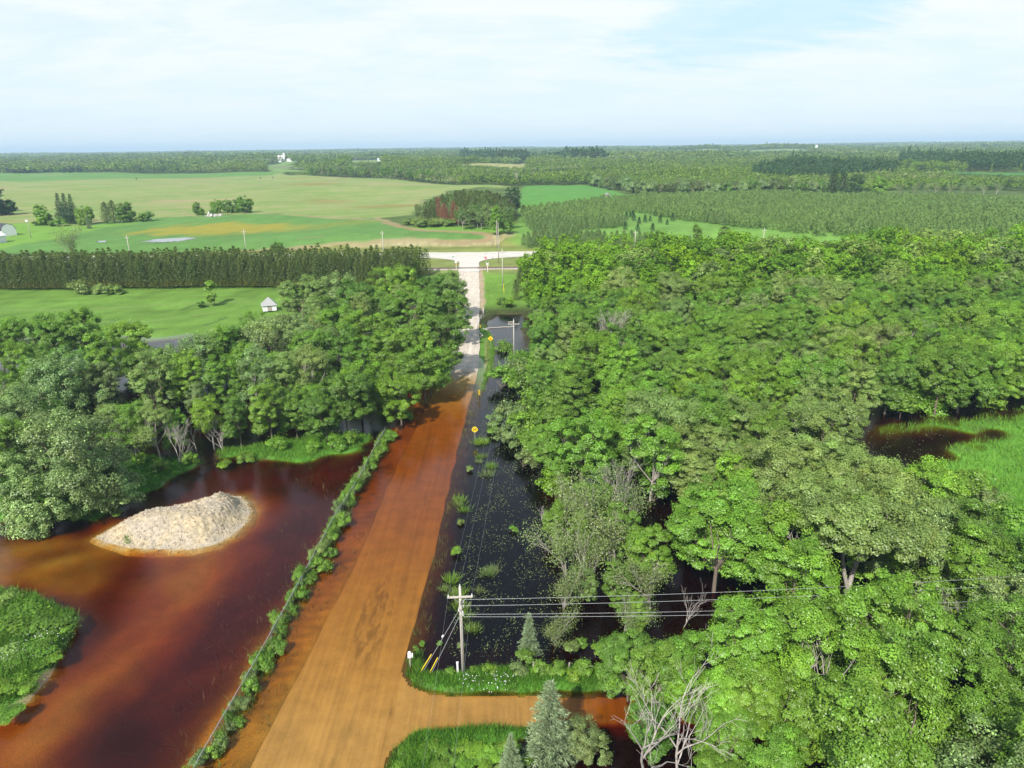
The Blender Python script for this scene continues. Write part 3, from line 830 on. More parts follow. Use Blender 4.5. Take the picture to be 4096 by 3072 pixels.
def bare_tree(name, seed, H=10., spread=.5, r=.17, levels=4, kids=(3, 4), mat='dead_wood', up=.35, stems=1):
    """trunk and bare twigs; returns (trunk mesh, twig mesh, tips)"""
    rng = np.random.default_rng(seed); tr = MB(); tw = MB(); tips = []
    def grow(p, d, L, rad_, lev):
        mb = tr if lev <= 1 else tw
        n = 4 if lev < 2 else 3
        pts = [p]; dd = d.copy()
        for i in range(n):
            dd = unit(dd+rng.normal(size=3)*.13+np.array([0, 0, .05*up]))
            pts.append(pts[-1]+dd*L/n)
        r1 = rad_*.55
        mb.tube(pts, np.linspace(rad_, max(r1, .008), n+1), 6 if lev < 2 else 3, False)
        tips.append(pts[-1])
        if lev >= levels: return
        m = rng.integers(kids[0], kids[1]+1)+(2 if lev == 0 else 0)
        for i in range(m):
            f = rng.uniform(.30 if lev else .35, 1.0); f = 1.0 if i == 0 else f
            j = min(int(f*n), n-1); q = pts[j]+(pts[j+1]-pts[j])*(f*n-j)
            a = rng.uniform(0, 6.28); s = spread*rng.uniform(.6, 1.3)
            e = unit(np.cross(dd, np.array([math.cos(a), math.sin(a), .1])))
            nd = unit(dd*math.cos(s)+e*math.sin(s)+np.array([0, 0, up*.35]))
            grow(q, nd, L*rng.uniform(.45, .72), max(rad_*(.62-.2*f), .010), lev+1)
    for s in range(stems):
        a = rng.uniform(0, 6.28)
        grow(np.array([0, 0, -1.2]), unit(np.array([math.cos(a)*.18*(stems > 1), math.sin(a)*.18*(stems > 1), 1.])), H*.55, r, 0)
    return tr.mesh(name+'_trunk', MATS[mat], True), tw.mesh(name+'_twigs', MATS[mat]), np.array(tips)
def sparse_crown(name, seed, tips, n=14, leaf=.22, spread=.55):
    rng = np.random.default_rng(seed)
    k = np.repeat(np.arange(len(tips)), n)
    P = tips[k]+rng.normal(size=(len(k), 3))*spread*np.array([1, 1, .7])
    N = rng.normal(size=P.shape)+np.array([0, 0, .5])
    V, Q = leaf_quads(rng, P, N, leaf)
    tint = np.repeat(np.clip(rng.normal(1, .18, len(k)), .5, 1.7), 4)
    return mesh_np(name, V, Q, None, [MATS['leaf']], {'tint': tint, 'warm': np.repeat(np.clip(rng.normal(.12, .15, len(k)), 0, 1), 4)})
def needle_tris(rng, c, d, L, W):
    """blades from c along d"""
    N = len(c); d = unit(d)
    s = unit(np.cross(d, rng.normal(size=(N, 3))))*W*.5
    V = np.stack([c-s, c+s, c+d*L], 1).reshape(-1, 3)
    return V, np.arange(N*3).reshape(N, 3)
def make_pine(name, seed, H=8.5, R=1.6, lev=15, br=6, tuft=3, bl=8, L=.45, W=.13, dead=.16, sharp=.62):
    """plantation pine: upward tufts on whorls, brown dead lower branches"""
    rng = np.random.default_rng(seed); C = []; D = []; tint = []; warm = []
    for i in range(lev):
        f = i/(lev-1); z = H*(.08+.90*f)
        rr = R*(min(1, (1-f)*1.25)**sharp)*rng.uniform(.85, 1.12)+.12
        a0 = rng.uniform(0, 6.28)
        for b in range(br):
            a = a0+6.283*b/br+rng.normal(0, .2); ra = rr*rng.uniform(.75, 1.15)
            for t in range(tuft):
                q = (t+1)/tuft
                p = np.array([math.cos(a)*ra*q, math.sin(a)*ra*q, z+ra*q*.28+rng.normal(0, .06)])
                for k in range(bl):
                    C.append(p+rng.normal(size=3)*.06)
                    D.append(np.array([math.cos(a)*.6, math.sin(a)*.6, .75])+rng.normal(size=3)*.55)
                    low = f < dead
                    tint.append((1.0 if not low else .95)*rng.uniform(.7, 1.3)); warm.append(.9 if low and rng.random() < .6 else rng.uniform(0, .12))
    C = np.array(C); D = np.array(D)
    V, T = needle_tris(rng, C, D, L, W)
    return mesh_np(name, V, None, T, [MATS['leaf']], {'tint': np.repeat(tint, 3), 'warm': np.repeat(warm, 3)})
def pine_trunk(name, H, r, mat='bark'):
    m = MB(); m.tube([(0, 0, -.5), (0, 0, H*.5), (0, 0, H*.97)], [r, r*.7, r*.15], 6)
    return m.mesh(name, MATS[mat], True)
def make_spruce(name, seed, H=11., R=2.9, lev=24, br=10, sprays=11, bl=11, L=.34, W=.085):
    rng = np.random.default_rng(seed); C = []; D = []; tint = []
    for i in range(lev):
        f = i/(lev-1); z = H*(.05+.94*f)
        rr = R*(1-f)**.85*rng.uniform(.85, 1.1)+.08
        a0 = rng.uniform(0, 6.28); nb = max(4, int(br*(1-.5*f)))
        for b in range(nb):
            a = a0+6.283*b/nb+rng.normal(0, .15); ra = rr*rng.uniform(.65, 1.12)
            bt = np.clip(rng.normal(1, .13), .7, 1.35)
            ns = max(3, int(sprays*ra/R+2))
            for t in range(ns):
                q = (t+1)/ns
                side = rng.normal(0, .22)*ra*(1-q*.5)
                p = np.array([math.cos(a)*ra*q-math.sin(a)*side, math.sin(a)*ra*q+math.cos(a)*side, z-ra*q*.22+ra*q*q*.12+rng.normal(0, .05)])
                for k in range(bl):
                    C.append(p+rng.normal(size=3)*np.array([.13, .13, .05]))
                    D.append(np.array([math.cos(a), math.sin(a), .15])+rng.normal(size=3)*np.array([.55, .55, .40]))
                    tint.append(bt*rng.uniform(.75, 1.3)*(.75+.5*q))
    V, T = needle_tris(rng, np.array(C), np.array(D), L, W)
    return mesh_np(name, V, None, T, [MATS['leaf']], {'tint': np.repeat(tint, 3), 'warm': np.zeros(len(V))})

# ---- the set of shapes that the trees below share
PROTO = {}
def broadleaf(key, seed, zfork, rt=.2, bark='bark', **kw):
    me, lobes = make_crown(key+'_crown', seed, **kw)
    PROTO[key] = (make_trunk(key+'_trunk', seed, lobes, zfork, rt, bark), me)
for i in range(3): broadleaf('round%d' % i, 10+i, 4.2, .22, R=4.7, zc=7.2, Rz=5.0, L=15, K=215, n=220, leaf=.21, rc=(.40, .85))
for i in range(3): broadleaf('tall%d' % i, 20+i, 4.8, .20, R=3.5, zc=8.0, Rz=6.0, L=14, K=190, n=200, leaf=.205, rc=(.38, .75))
for i in range(2): broadleaf('wide%d' % i, 30+i, 4.6, .26, R=5.7, zc=7.9, Rz=4.4, L=18, K=250, n=215, leaf=.215, rc=(.42, .9))
for i in range(2): broadleaf('airy%d' % i, 40+i, 4.0, .18, 'pale_bark', R=4.0, zc=7.8, Rz=5.2, L=13, K=140, n=160, leaf=.20, rc=(.38, .8), low=-.2)
for i in range(3): broadleaf('willow%d' % i, 50+i, 2.2, .24, R=5.0, zc=5.4, Rz=5.2, L=17, K=260, n=175, leaf=.20, rc=(.42, .9), pale=.10, droop=.35, low=-.9)
for i in range(3): broadleaf('field%d' % i, 55+i, 2.0, .24, R=4.3, zc=5.0, Rz=5.4, L=14, K=210, n=70, leaf=.5, rc=(.5, 1.0), low=-.95)
for i in range(3): broadleaf('shrub%d' % i, 60+i, .5, .06, R=1.5, zc=1.1, Rz=1.15, L=6, K=42, n=95, leaf=.20, rc=(.28, .55), low=-.8, warm=.05)
for i in range(2): broadleaf('sapling%d' % i, 70+i, 1.0, .05, R=1.1, zc=2.3, Rz=1.9, L=6, K=34, n=80, leaf=.22, rc=(.28, .5), low=-.8)
# a tree with a bare forked trunk under a high broad crown
def forked():
    rng = np.random.default_rng(77)
    me, lobes = make_crown('forked_crown', 78, R=7.0, zc=11.2, Rz=3.4, L=18, K=300, n=190, leaf=.22, rc=(.45, .9), low=-.3)
    mb = MB()
    limb(mb, rng, (0, 0, -1.5), (.1, 0, 2.2), .34, .30, .01, 9)
    limb(mb, rng, (.05, 0, 2.0), (-1.1, .2, 9.0), .22, .14, .03, 8)
    limb(mb, rng, (.1, 0, 2.0), (2.0, .1, 9.4), .26, .15, .05, 8)
    limb(mb, rng, (1.1, 0, 6.2), (.4, .2, 9.2), .12, .07, .03, 6)
    for c, q in lobes:
        s = np.array([-1.1, .2, 8.8]) if c[0] < .2 else np.array([2.0, .1, 9.2])
        limb(mb, rng, s, c, .11, .03, .06)
    PROTO['forked'] = (mb.mesh('forked_trunk', MATS['pale_bark'], True), me)
forked()
for i, (H, sp, st) in enumerate([(11, .42, 1), (9, .32, 3), (10, .55, 1), (8, .5, 2)]):
    a, b, tips = bare_tree('bare%d' % i, 80+i, H, sp, .12, 4, (2, 4), stems=st)
    PROTO['bare%d' % i] = (a, b)
    if i in (0, 2):
        a, b, tips = bare_tree('thin%d' % i, 90+i, 11, .40, .15, 3, (4, 5), mat='pale_bark')
        PROTO['thin%d' % i] = (a, sparse_crown('thin%d_crown' % i, 95+i, tips[len(tips)//6:], 22, .20, .6), b)
def tuft(name, seed):
    r = np.random.default_rng(seed); n = 150
    c = np.column_stack([r.normal(0, .38, n), r.normal(0, .38, n), r.uniform(-.5, .1, n)])
    V, T = needle_tris(r, c, np.column_stack([r.normal(0, .45, n)+c[:, 0]*.7, r.normal(0, .45, n)+c[:, 1]*.7, np.ones(n)]), 1.15, .07)
    V[2::3] += r.normal(0, .25, (n, 3))
    return mesh_np(name, V, None, T, [MATS['leaf']], {'tint': np.repeat(np.clip(r.normal(1, .25, n), .5, 1.6), 3), 'warm': np.repeat(np.clip(r.normal(.1, .15, n), 0, 1), 3)})
for i in range(3): PROTO['tuft%d' % i] = (None, tuft('tuft%d' % i, 180+i))
for i in range(3): PROTO['pine%d' % i] = (pine_trunk('pine%d_trunk' % i, 8.5, .11), make_pine('pine%d_crown' % i, 110+i))
for i in range(3): PROTO['ypine%d' % i] = (None, make_pine('ypine%d_crown' % i, 120+i, 4.2, 1.25, 11, 6, 3, 6, .40, .13, 0, .75))
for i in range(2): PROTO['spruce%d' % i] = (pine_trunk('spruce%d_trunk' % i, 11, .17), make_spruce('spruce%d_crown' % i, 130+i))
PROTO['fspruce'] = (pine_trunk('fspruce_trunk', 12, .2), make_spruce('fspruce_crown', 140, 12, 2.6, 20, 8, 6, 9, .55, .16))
PROTO['whitepine'] = (pine_trunk('whitepine_trunk', 15, .28), make_pine('whitepine_crown', 150, 15, 3.8, 15, 5, 5, 14, .75, .22, 0, .5))

HUE = {'mid': (.146, .292, .026), 'dark': (.112, .238, .026), 'bright': (.172, .335, .028), 'yellow': (.170, .315, .020),
       'pale': (.205, .315, .072), 'silver': (.165, .270, .082), 'grey': (.172, .262, .078), 'blue': (.205, .290, .150),
       'pine': (.125, .185, .045), 'ypine': (.185, .300, .092), 'brown': (.30, .15, .075), 'deep': (.046, .112, .030)}
HNAME = {'mid': 'green', 'dark': 'dark green', 'bright': 'bright green', 'yellow': 'yellow-green', 'pale': 'pale green', 'silver': 'silvery green', 'grey': 'grey-green',
         'blue': 'blue-green', 'pine': 'dark green', 'ypine': 'olive green', 'brown': 'brown', 'deep': 'deep green'}
_vr = random.Random(3)
def plant(key, x, y, hue, s=1.0, name='broadleaf_tree', label='', cat='tree', group=None, z=None, sz=None, rz=None, jit=.14, flat_name=None):
    """a tree or shrub: an Empty at its foot with trunk and crown (copies share the mesh data)"""
    if z is None: z = tz(x, y)
    rz = _vr.uniform(0, 6.283) if rz is None else rz
    pr = PROTO[key]
    c = HUE[hue]; f = 1+_vr.uniform(-jit, jit); g = 1+_vr.uniform(-jit, jit)*.6
    colr = (c[0]*f*g, c[1]*f, c[2]*f, 1)
    if pr[0] is None or flat_name:
        o = link(name, pr[1]); o.location = (x, y, z); o.rotation_euler.z = rz; o.scale = (s, s, sz or s); o.color = colr
        return tag(o, label, cat, group)
    e = thing(name, label, cat, (x, y, z), rz, group, (s, s, sz or s))
    link('trunk', pr[0], e)
    if pr[1].name.endswith('_twigs'): link('branches', pr[1], e)
    else:
        o = link('crown', pr[1], e); o.color = colr
    if len(pr) > 2: link('branches', pr[2], e)
    return e

# ------------------------------------------------------------------ where things stand, for labels
LANDMARKS = [('corner utility pole', -4.6, 51), ('yellow railroad sign', -6.2, 100), ('big blue-green spruce', 2.6, 41.6),
             ('forked-trunk tree', 34, 61.5), ('tall bare tree', 21, 146), ('stop-ahead sign', -4.6, 151),
             ('gravel pile', -42, 79), ('far fence end', -20.9, 104), ('bridge guardrail', -8, 181), ('dark marsh bay', 62, 97),
             ('grey shed', -74, 214), ('railroad crossbuck', -9, 249)]
SHAPE = {'round': 'rounded', 'tall': 'slim', 'wide': 'broad', 'airy': 'sparse', 'willow': 'bushy', 'thin': 'thin-leaved', 'shrub': 'bushy', 'tuft': 'wispy', 'sapling': 'slender', 'bare': 'bare', 'field': 'bushy', 'forked': 'broad', 'spruce': 'conical'}
USED = set()
ONES = 'zero one two three four five six seven eight nine ten eleven twelve thirteen fourteen fifteen sixteen seventeen eighteen nineteen'.split()
TENS = '- - twenty thirty forty fifty sixty seventy eighty ninety'.split()
def in_words(n):
    if n < 20: return ONES[n]
    if n < 100: return TENS[n//10]+('-'+ONES[n % 10] if n % 10 else '')
    return ('one-hundred-' if n < 200 else 'two-hundred-')+(in_words(n % 100) if n % 100 else 'odd')
def where_label(key, hue, s, x, y, noun='tree'):
    k = key.rstrip('0123456789')
    best = sorted(LANDMARKS, key=lambda L: abs(L[1]-x)+.8*abs(L[2]-y))
    t = ''
    for q in ((5, 2, 1) if noun == 'tree' else (2, 1)):
        for nm, lx, ly in best[:4]:
            dx, dy = x-lx, y-ly
            ax, ay = int(round(abs(dx)/q)*q), int(round(abs(dy)/q)*q)
            parts = []
            if ay: parts.append('%s metres %s' % (in_words(ay), 'beyond' if dy > 0 else 'before'))
            if ax: parts.append('%s metres %s' % (in_words(ax), 'right of' if dx > 0 else 'left of'))
            if not parts: continue
            words_ = ([SHAPE[k]] if k != 'bare' else [])+([HNAME[hue]] if 'dead' not in noun else [])+[noun, ' and '.join(parts), 'the', nm]
            t = ' '.join(words_)
            if t not in USED and len(t.split()) <= 16:
                USED.add(t); return t
    return t

# ------------------------------------------------------------------ the flooded forest right of the road
G_RIGHT = 'broadleaf trees of the flooded forest right of the road'
RF = np.array([(7.5, 24), (9.5, 36), (9.5, 42), (12, 50), (9, 58), (5.5, 66), (5.0, 75), (4.5, 95), (4.5, 120), (5.0, 150), (6.5, 165), (7, 190), (4.5, 200), (4.5, 238), (60, 241), (150, 243), (215, 240), (215, 120), (160, 118), (78, 113), (58, 108), (46, 97), (44, 80), (46, 68), (51, 58), (62, 49), (150, 46), (150, 24)])
def poisson(poly, rmin, seed, fixed=(), n=60000, excl=(), rfun=None):
    rng = np.random.default_rng(seed)
    P = np.asarray(poly); lo = P.min(0); hi = P.max(0)
    c = rng.uniform(lo, hi, (n, 2)); d = sdist(poly, c[:, 0], c[:, 1]); c = c[d < 0]
    for e, mg in excl:
        c = c[sdist(e, c[:, 0], c[:, 1]) > mg]
    out = np.array(fixed, float).reshape(-1, 2); keep = []
    for p in c:
        r = rmin if rfun is None else rfun(p)
        if len(out) == 0 or ((out-p)**2).sum(1).min() > r*r:
            out = np.vstack([out, p]); keep.append(p)
    return keep
# trees one can pick out
SPECIAL_R = []
def special(key, x, y, hue, s, name, label, group=None, sz=None, cat='tree', rz=None):
    SPECIAL_R.append((x, y)); return plant(key, x, y, hue, s, name, label, cat, group, sz=sz, rz=rz)
special('forked', 34, 61.5, 'pale', 1.0, 'broadleaf_tree', 'high broad pale green tree with a bare forked pale trunk in the right forest', G_RIGHT, rz=.1)
special('bare1', 21, 146, 'grey', 1.35, 'dead_tree', 'tall grey bare dead tree rising out of the forest right of the bridge')
special('bare0', 9.3, 40.0, 'grey', 1.2, 'dead_tree', 'bleached bare dead tree beside the blue-green spruce near the bottom edge', rz=2.0)
special('bare2', 11.6, 39.0, 'grey', 1.15, 'dead_tree', 'pale leafless dead tree with spreading limbs at the bottom edge, right of the bleached one', rz=.6)
for i, (x, y, k, s) in enumerate([(5.6, 66, 'thin0', .80), (8.2, 63.5, 'thin2', .85), (11.0, 66.5, 'thin0', .98), (4.6, 60, 'thin2', .62), (9.5, 72, 'thin2', 1.0), (13.5, 60, 'thin0', .8), (3.4, 55.2, 'thin2', .5), (10.5, 56.5, 'thin0', .52), (6.2, 78, 'thin0', .7), (14, 73, 'thin2', .95)]):
    special(k, x, y, 'grey', s, 'dying_tree', where_label(k, 'grey', s, x, y, 'dying tree'), 'half-dead trees at the flooded forest edge')
for i, (x, y, k, s) in enumerate([(4.3, 70.5, 'bare3', .42), (3.9, 77, 'bare1', .36), (12.8, 79, 'bare1', .95), (16, 57, 'bare0', .5), (19, 52.5, 'bare3', .5), (41, 54, 'bare1', .7)]):
    special(k, x, y, 'grey', s, 'dead_tree', where_label(k, 'grey', s, x, y, 'dead grey tree'), 'bare dead trees among the flooded forest')
_pr = random.Random(11)
for x, y, k, hue, s in [(9.4, 47.6, 'round1', 'dark', .56), (11.2, 45.2, 'tall0', 'mid', .60), (12.8, 47.6, 'round0', 'mid', .62), (14.2, 43.4, 'round0', 'bright', .60), (15.5, 40.5, 'round1', 'mid', .52), (17.6, 44.4, 'round2', 'mid', .62), (19.8, 47.2, 'round1', 'bright', .56), (20.8, 42.6, 'round0', 'mid', .6), (7.2, 69.5, 'tall1', 'bright', .52), (10.0, 61.0, 'tall2', 'mid', .46), (12.2, 69.5, 'tall0', 'mid', .6), (7.0, 61.5, 'tall0', 'pale', .38), (5.2, 73.5, 'tall2', 'mid', .45), (14.5, 65.0, 'round1', 'bright', .6), (9.0, 76.0, 'round2', 'mid', .6), (12.0, 57.0, 'tall1', 'mid', .36), (31, 55.5, 'round2', 'mid', .42), (37.5, 56, 'round0', 'bright', .42), (9.9, 42.2, 'round2', 'dark', .44), (18, 48.5, 'round2', 'bright', .8), (17.5, 38, 'round0', 'mid', .6), (13.5, 37.5, 'round1', 'mid', .42)]:
    special(k, x, y, hue, s, 'broadleaf_tree', where_label(k, hue, s, x, y), G_RIGHT)
WIRES_LANE = [(2, 50.2), (24, 51.5), (24, 57.5), (2, 57.5)]
def right_spacing(p):
    return 4.7+.011*max(0, p[1]-40)+.6*math.sin(p[0]*.21+p[1]*.13)
pts = poisson(RF, 6, 21, SPECIAL_R, 26000, [(WIRES_LANE, .8), (MARSHW, 1.0), (DITCH, 2.0), ([(30.5, 54), (39, 54), (37.5, 61), (32, 61)], .2)], right_spacing)
rest_r = []; n_right = 0
for (x, y) in sorted(pts, key=lambda p: p[1]):
    px_, py_ = to_px(x, y, 8)
    if px_ > 4500 or px_ < 1900 or py_ > 3500: continue
    v = wav(np.array([x]), np.array([y]), 45, 2)[0]+_pr.gauss(0, .55)
    hue = 'dark' if v < -.95 else 'mid' if v < .25 else 'bright' if v < .85 else 'pale' if v < 1.25 else 'yellow'
    if y < 62 and hue in ('dark',) and _pr.random() < .5: hue = 'mid'
    if 62 < y < 95 and 22 < x < 60 and _pr.random() < .6: hue = 'pale'
    if y > 170 and x > 60 and _pr.random() < .35: hue = 'pale'
    key = _pr.choice(['round0', 'round1', 'round2', 'round0', 'round2', 'tall0', 'tall1', 'tall2', 'wide0', 'wide1', 'airy0', 'airy1', 'willow1'])
    s = _pr.uniform(.80, 1.08)
    if y > 200: s *= 1.22
    edge = -float(sdist(RF, np.array([x]), np.array([y]))[0])
    if edge < 3.5 and x < 12 and y > 60: s *= .74
    if 196 < y < 243 and x < 9: s *= .95
    if y < 46 and x < 20: s *= .80
    hue2 = 'grey' if key.startswith('willow') else hue
    n_right += 1
    if n_right > 235:
        rest_r.append((x, y, s, hue2)); continue
    plant(key, x, y, hue2, s, 'willow_tree' if key.startswith('willow') else 'broadleaf_tree', where_label(key, hue2, s, x, y), 'tree', G_RIGHT, sz=s*_pr.uniform(.9, 1.1))
print('right forest', n_right)
# low understorey where the canopy opens
und = poisson(RF, 5.5, 31, SPECIAL_R, 9000, [(MARSHW, .5), (DITCH, 1.0)])
nu = 0
for (x, y) in sorted(und, key=lambda p: p[1]):
    px_, _ = to_px(x, y, 2)
    edge = -float(sdist(RF, np.array([x]), np.array([y]))[0])
    if px_ > 4200 or px_ < 2000 or y > 165 or nu > 110: continue
    if edge > 9 and y > 90: continue
    nu += 1
    k = _pr.choice(['shrub0', 'shrub1', 'shrub2', 'sapling0', 'sapling1']); s = _pr.uniform(.9, 1.6); hue = _pr.choice(['mid', 'bright', 'mid', 'yellow', 'dark'])
    plant(k, x, y, hue, s, 'forest_shrub', where_label(k, hue, s, x, y, 'shrub'), 'shrub', 'shrubs standing in the flooded forest')

# ------------------------------------------------------------------ the wood left of the road
G_LEFT = 'broadleaf trees of the wood left of the road'
LEFT = [  # pixel of the top, height, shape, hue, size
 (230, 1715, 12.2, 'willow0', 'silver', 1.28), (120, 1800, 10, 'willow2', 'silver', 1.0), (330, 1810, 8.5, 'willow1', 'silver', .85), (215, 1375, 13, 'willow1', 'silver', 1.22), (40, 1545, 11, 'willow2', 'silver', 1.1), (700, 1310, 13.5, 'willow2', 'silver', 1.25),
 (470, 1265, 13, 'round1', 'bright', 1.05), (310, 1235, 13, 'tall0', 'mid', 1.0), (110, 1255, 13, 'round0', 'mid', 1.08), (-40, 1265, 12, 'round2', 'mid', 1.0), (560, 1385, 11, 'round2', 'dark', .9),
 (400, 1330, 12, 'tall1', 'bright', .95), (870, 1290, 13, 'tall2', 'mid', .95), (950, 1295, 12, 'tall1', 'dark', .9), (1065, 1245, 13.5, 'willow0', 'grey', 1.25), (1010, 1410, 11.5, 'airy0', 'silver', 1.0),
 (1195, 1120, 13, 'round0', 'pale', 1.08), (1330, 1095, 13.5, 'willow1', 'grey', 1.25), (1235, 1235, 12.5, 'willow2', 'grey', 1.15), (1420, 1100, 14, 'round1', 'dark', 1.12), (1565, 1068, 14.5, 'wide0', 'bright', 1.08),
 (1720, 1088, 13.5, 'round2', 'dark', 1.05), (1835, 1098, 13, 'tall2', 'pale', .95), (1640, 1150, 14, 'wide1', 'mid', 1.1), (1850, 1180, 12.5, 'round0', 'dark', 1.0), (1450, 1215, 13, 'round0', 'mid', 1.0),
 (1340, 1215, 12.5, 'round1', 'mid', 1.0), (1760, 1260, 13, 'round1', 'dark', 1.05), (1560, 1270, 13, 'round2', 'mid', 1.0), (1240, 1395, 11, 'airy1', 'pale', .95), (1430, 1420, 11.5, 'round0', 'yellow', .95),
 (1370, 1500, 10.5, 'round2', 'dark', .88), (1590, 1485, 9.5, 'round1', 'yellow', .80), (1700, 1380, 11, 'round0', 'mid', .92), (1745, 1400, 9, 'round2', 'mid', .74), (1140, 1420, 10.5, 'tall0', 'pale', .85),
 (1060, 1560, 9.5, 'tall1', 'mid', .72), (1170, 1540, 9, 'tall2', 'mid', .70), (830, 1590, 8.5, 'airy0', 'yellow', .68), (610, 1640, 8.5, 'airy1', 'pale', .68), (500, 1640, 8.5, 'airy0', 'mid', .68),
 (690, 1620, 7.5, 'tall2', 'mid', .55), (940, 1600, 8, 'tall0', 'dark', .6), (1290, 1590, 8, 'round1', 'dark', .66), (880, 1410, 11, 'tall1', 'mid', .82), (130, 1640, 8, 'willow1', 'grey', .75), (30, 1720, 8, 'round0', 'mid', .7),
 (1660, 1290, 12, 'tall1', 'bright', .9)]
fixed = []
for px_, py_, h, key, hue, s in LEFT:
    x, y = at(px_, py_, h)
    if y > 115: x = min(x, float(road_c(y)-road_w(y)*.5)-.4)
    fixed.append((x, y)); s *= 1.08
    plant(key, x, y, hue, s, 'willow_tree' if key.startswith('willow') else 'broadleaf_tree', where_label(key, hue, s, x, y), 'tree', G_LEFT)
LW = [(-130, 70), (-66, 93.5), (-60, 99), (-46, 102), (-33, 105), (-25, 109), (-21, 116), (-19.5, 130), (-18.5, 150), (-19, 172), (-18.5, 192), (-30, 194), (-52, 168), (-54, 150), (-62, 133), (-88, 134), (-140, 132)]
for (x, y) in sorted(poisson(LW, 6.6, 41, fixed, 9000), key=lambda p: p[1]):
    px_, _ = to_px(x, y, 8)
    if px_ < -350: continue
    key = _pr.choice(['round0', 'round1', 'round2', 'tall0', 'tall1', 'tall2', 'airy0', 'willow2']); s = _pr.uniform(.75, 1.0)
    if y < 112 or x > -24: s *= .7
    hue = _pr.choice(['mid', 'mid', 'dark', 'bright', 'pale', 'grey'])
    plant(key, x, y, hue, s, 'willow_tree' if key.startswith('willow') else 'broadleaf_tree', where_label(key, hue, s, x, y), 'tree', G_LEFT)
for (px_, py_, h, k, s) in [(760, 1590, 8.5, 'bare2', .8), (415, 1680, 7, 'bare3', .75), (690, 1700, 6.5, 'bare1', .75), (1460, 1530, 7, 'bare0', .6), (870, 1660, 6, 'bare3', .62), (540, 1660, 7.5, 'bare0', .7)]:
    x, y = at(px_, py_, h)
    plant(k, x, y, 'grey', s, 'dead_tree', where_label(k, 'grey', s, x, y, 'dead grey tree'), 'tree', 'bare dead trees in the left wood')
# bushes at the foot of the wood
for (px_, py_, r) in [(900, 1850, 30), (980, 1830, 35), (1110, 1800, 40), (760, 1850, 34), (1340, 1790, 42), (1400, 1770, 35), (640, 1880, 38), (420, 1960, 32), (330, 2060, 38), (560, 1850, 32), (1560, 1740, 30), (1250, 1800, 30), (1620, 1660, 34), (470, 2040, 26), (1520, 1790, 28)]:
    x, y = at(px_, py_, .5); s = r/2819*y*1.05/1.5
    hue = _pr.choice(['mid', 'bright', 'mid', 'yellow']); k = _pr.choice(['shrub0', 'shrub1', 'shrub2'])
    plant(k, x, y, hue, s, 'bank_shrub', where_label(k, hue, s, x, y, 'shrub'), 'shrub', 'shrubs at the foot of the left wood')

# ------------------------------------------------------------------ shrubs along the fence and in the flooded ditch
for i, (px_, py_, r, hue) in enumerate([(945, 2855, 42, 'bright'), (1040, 2625, 66, 'mid'), (1085, 2560, 40, 'mid'), (1135, 2440, 30, 'grey'), (1165, 2395, 30, 'mid'), (1195, 2345, 58, 'mid'), (1235, 2290, 40, 'mid'), (1275, 2245, 60, 'mid'), (1310, 2190, 45, 'mid'),
                             (1325, 2125, 52, 'mid'), (1365, 2065, 55, 'mid'), (1400, 1990, 30, 'mid'), (1425, 1930, 52, 'mid'), (1440, 1890, 40, 'pale'), (1475, 1845, 32, 'mid'), (1500, 1800, 30, 'mid'), (1530, 1760, 30, 'mid'), (1385, 2030, 26, 'grey'), (1170, 2420, 24, 'bright')]):
    x, y = at(px_, py_, 1.0); s = .68*r/2819*(y*1.07+12)/1.5
    k = ('shrub0', 'shrub1', 'shrub2')[i % 3]
    plant(k, x, y, hue, s, 'fence_shrub', where_label(k, hue, s, x, y, 'fence shrub'), 'shrub', 'shrubs growing along the chain-link fence', z=-.55)
_n = 0
for t_ in np.arange(-1.5, 66, .75):
    x = np.interp(t_+41, [41.2, 60, 79, 95, 107], [-23.6, -22.8, -22.2, -21.2, -20.7])+_pr.gauss(.15, .35); y = 41+t_+_pr.gauss(0, .3)
    _n += 1; s = _pr.uniform(.22, .50); k = 'shrub%d' % (_n % 3); hue = _pr.choice(['mid', 'grey', 'pale', 'mid', 'bright'])
    plant(k, x, y, hue, s, 'fence_weed', where_label(k, hue, s, x, y, 'weed'), 'shrub', 'low weeds along the foot of the chain-link fence', z=-.45+_pr.uniform(0, .3), sz=s*_pr.uniform(1., 1.9))
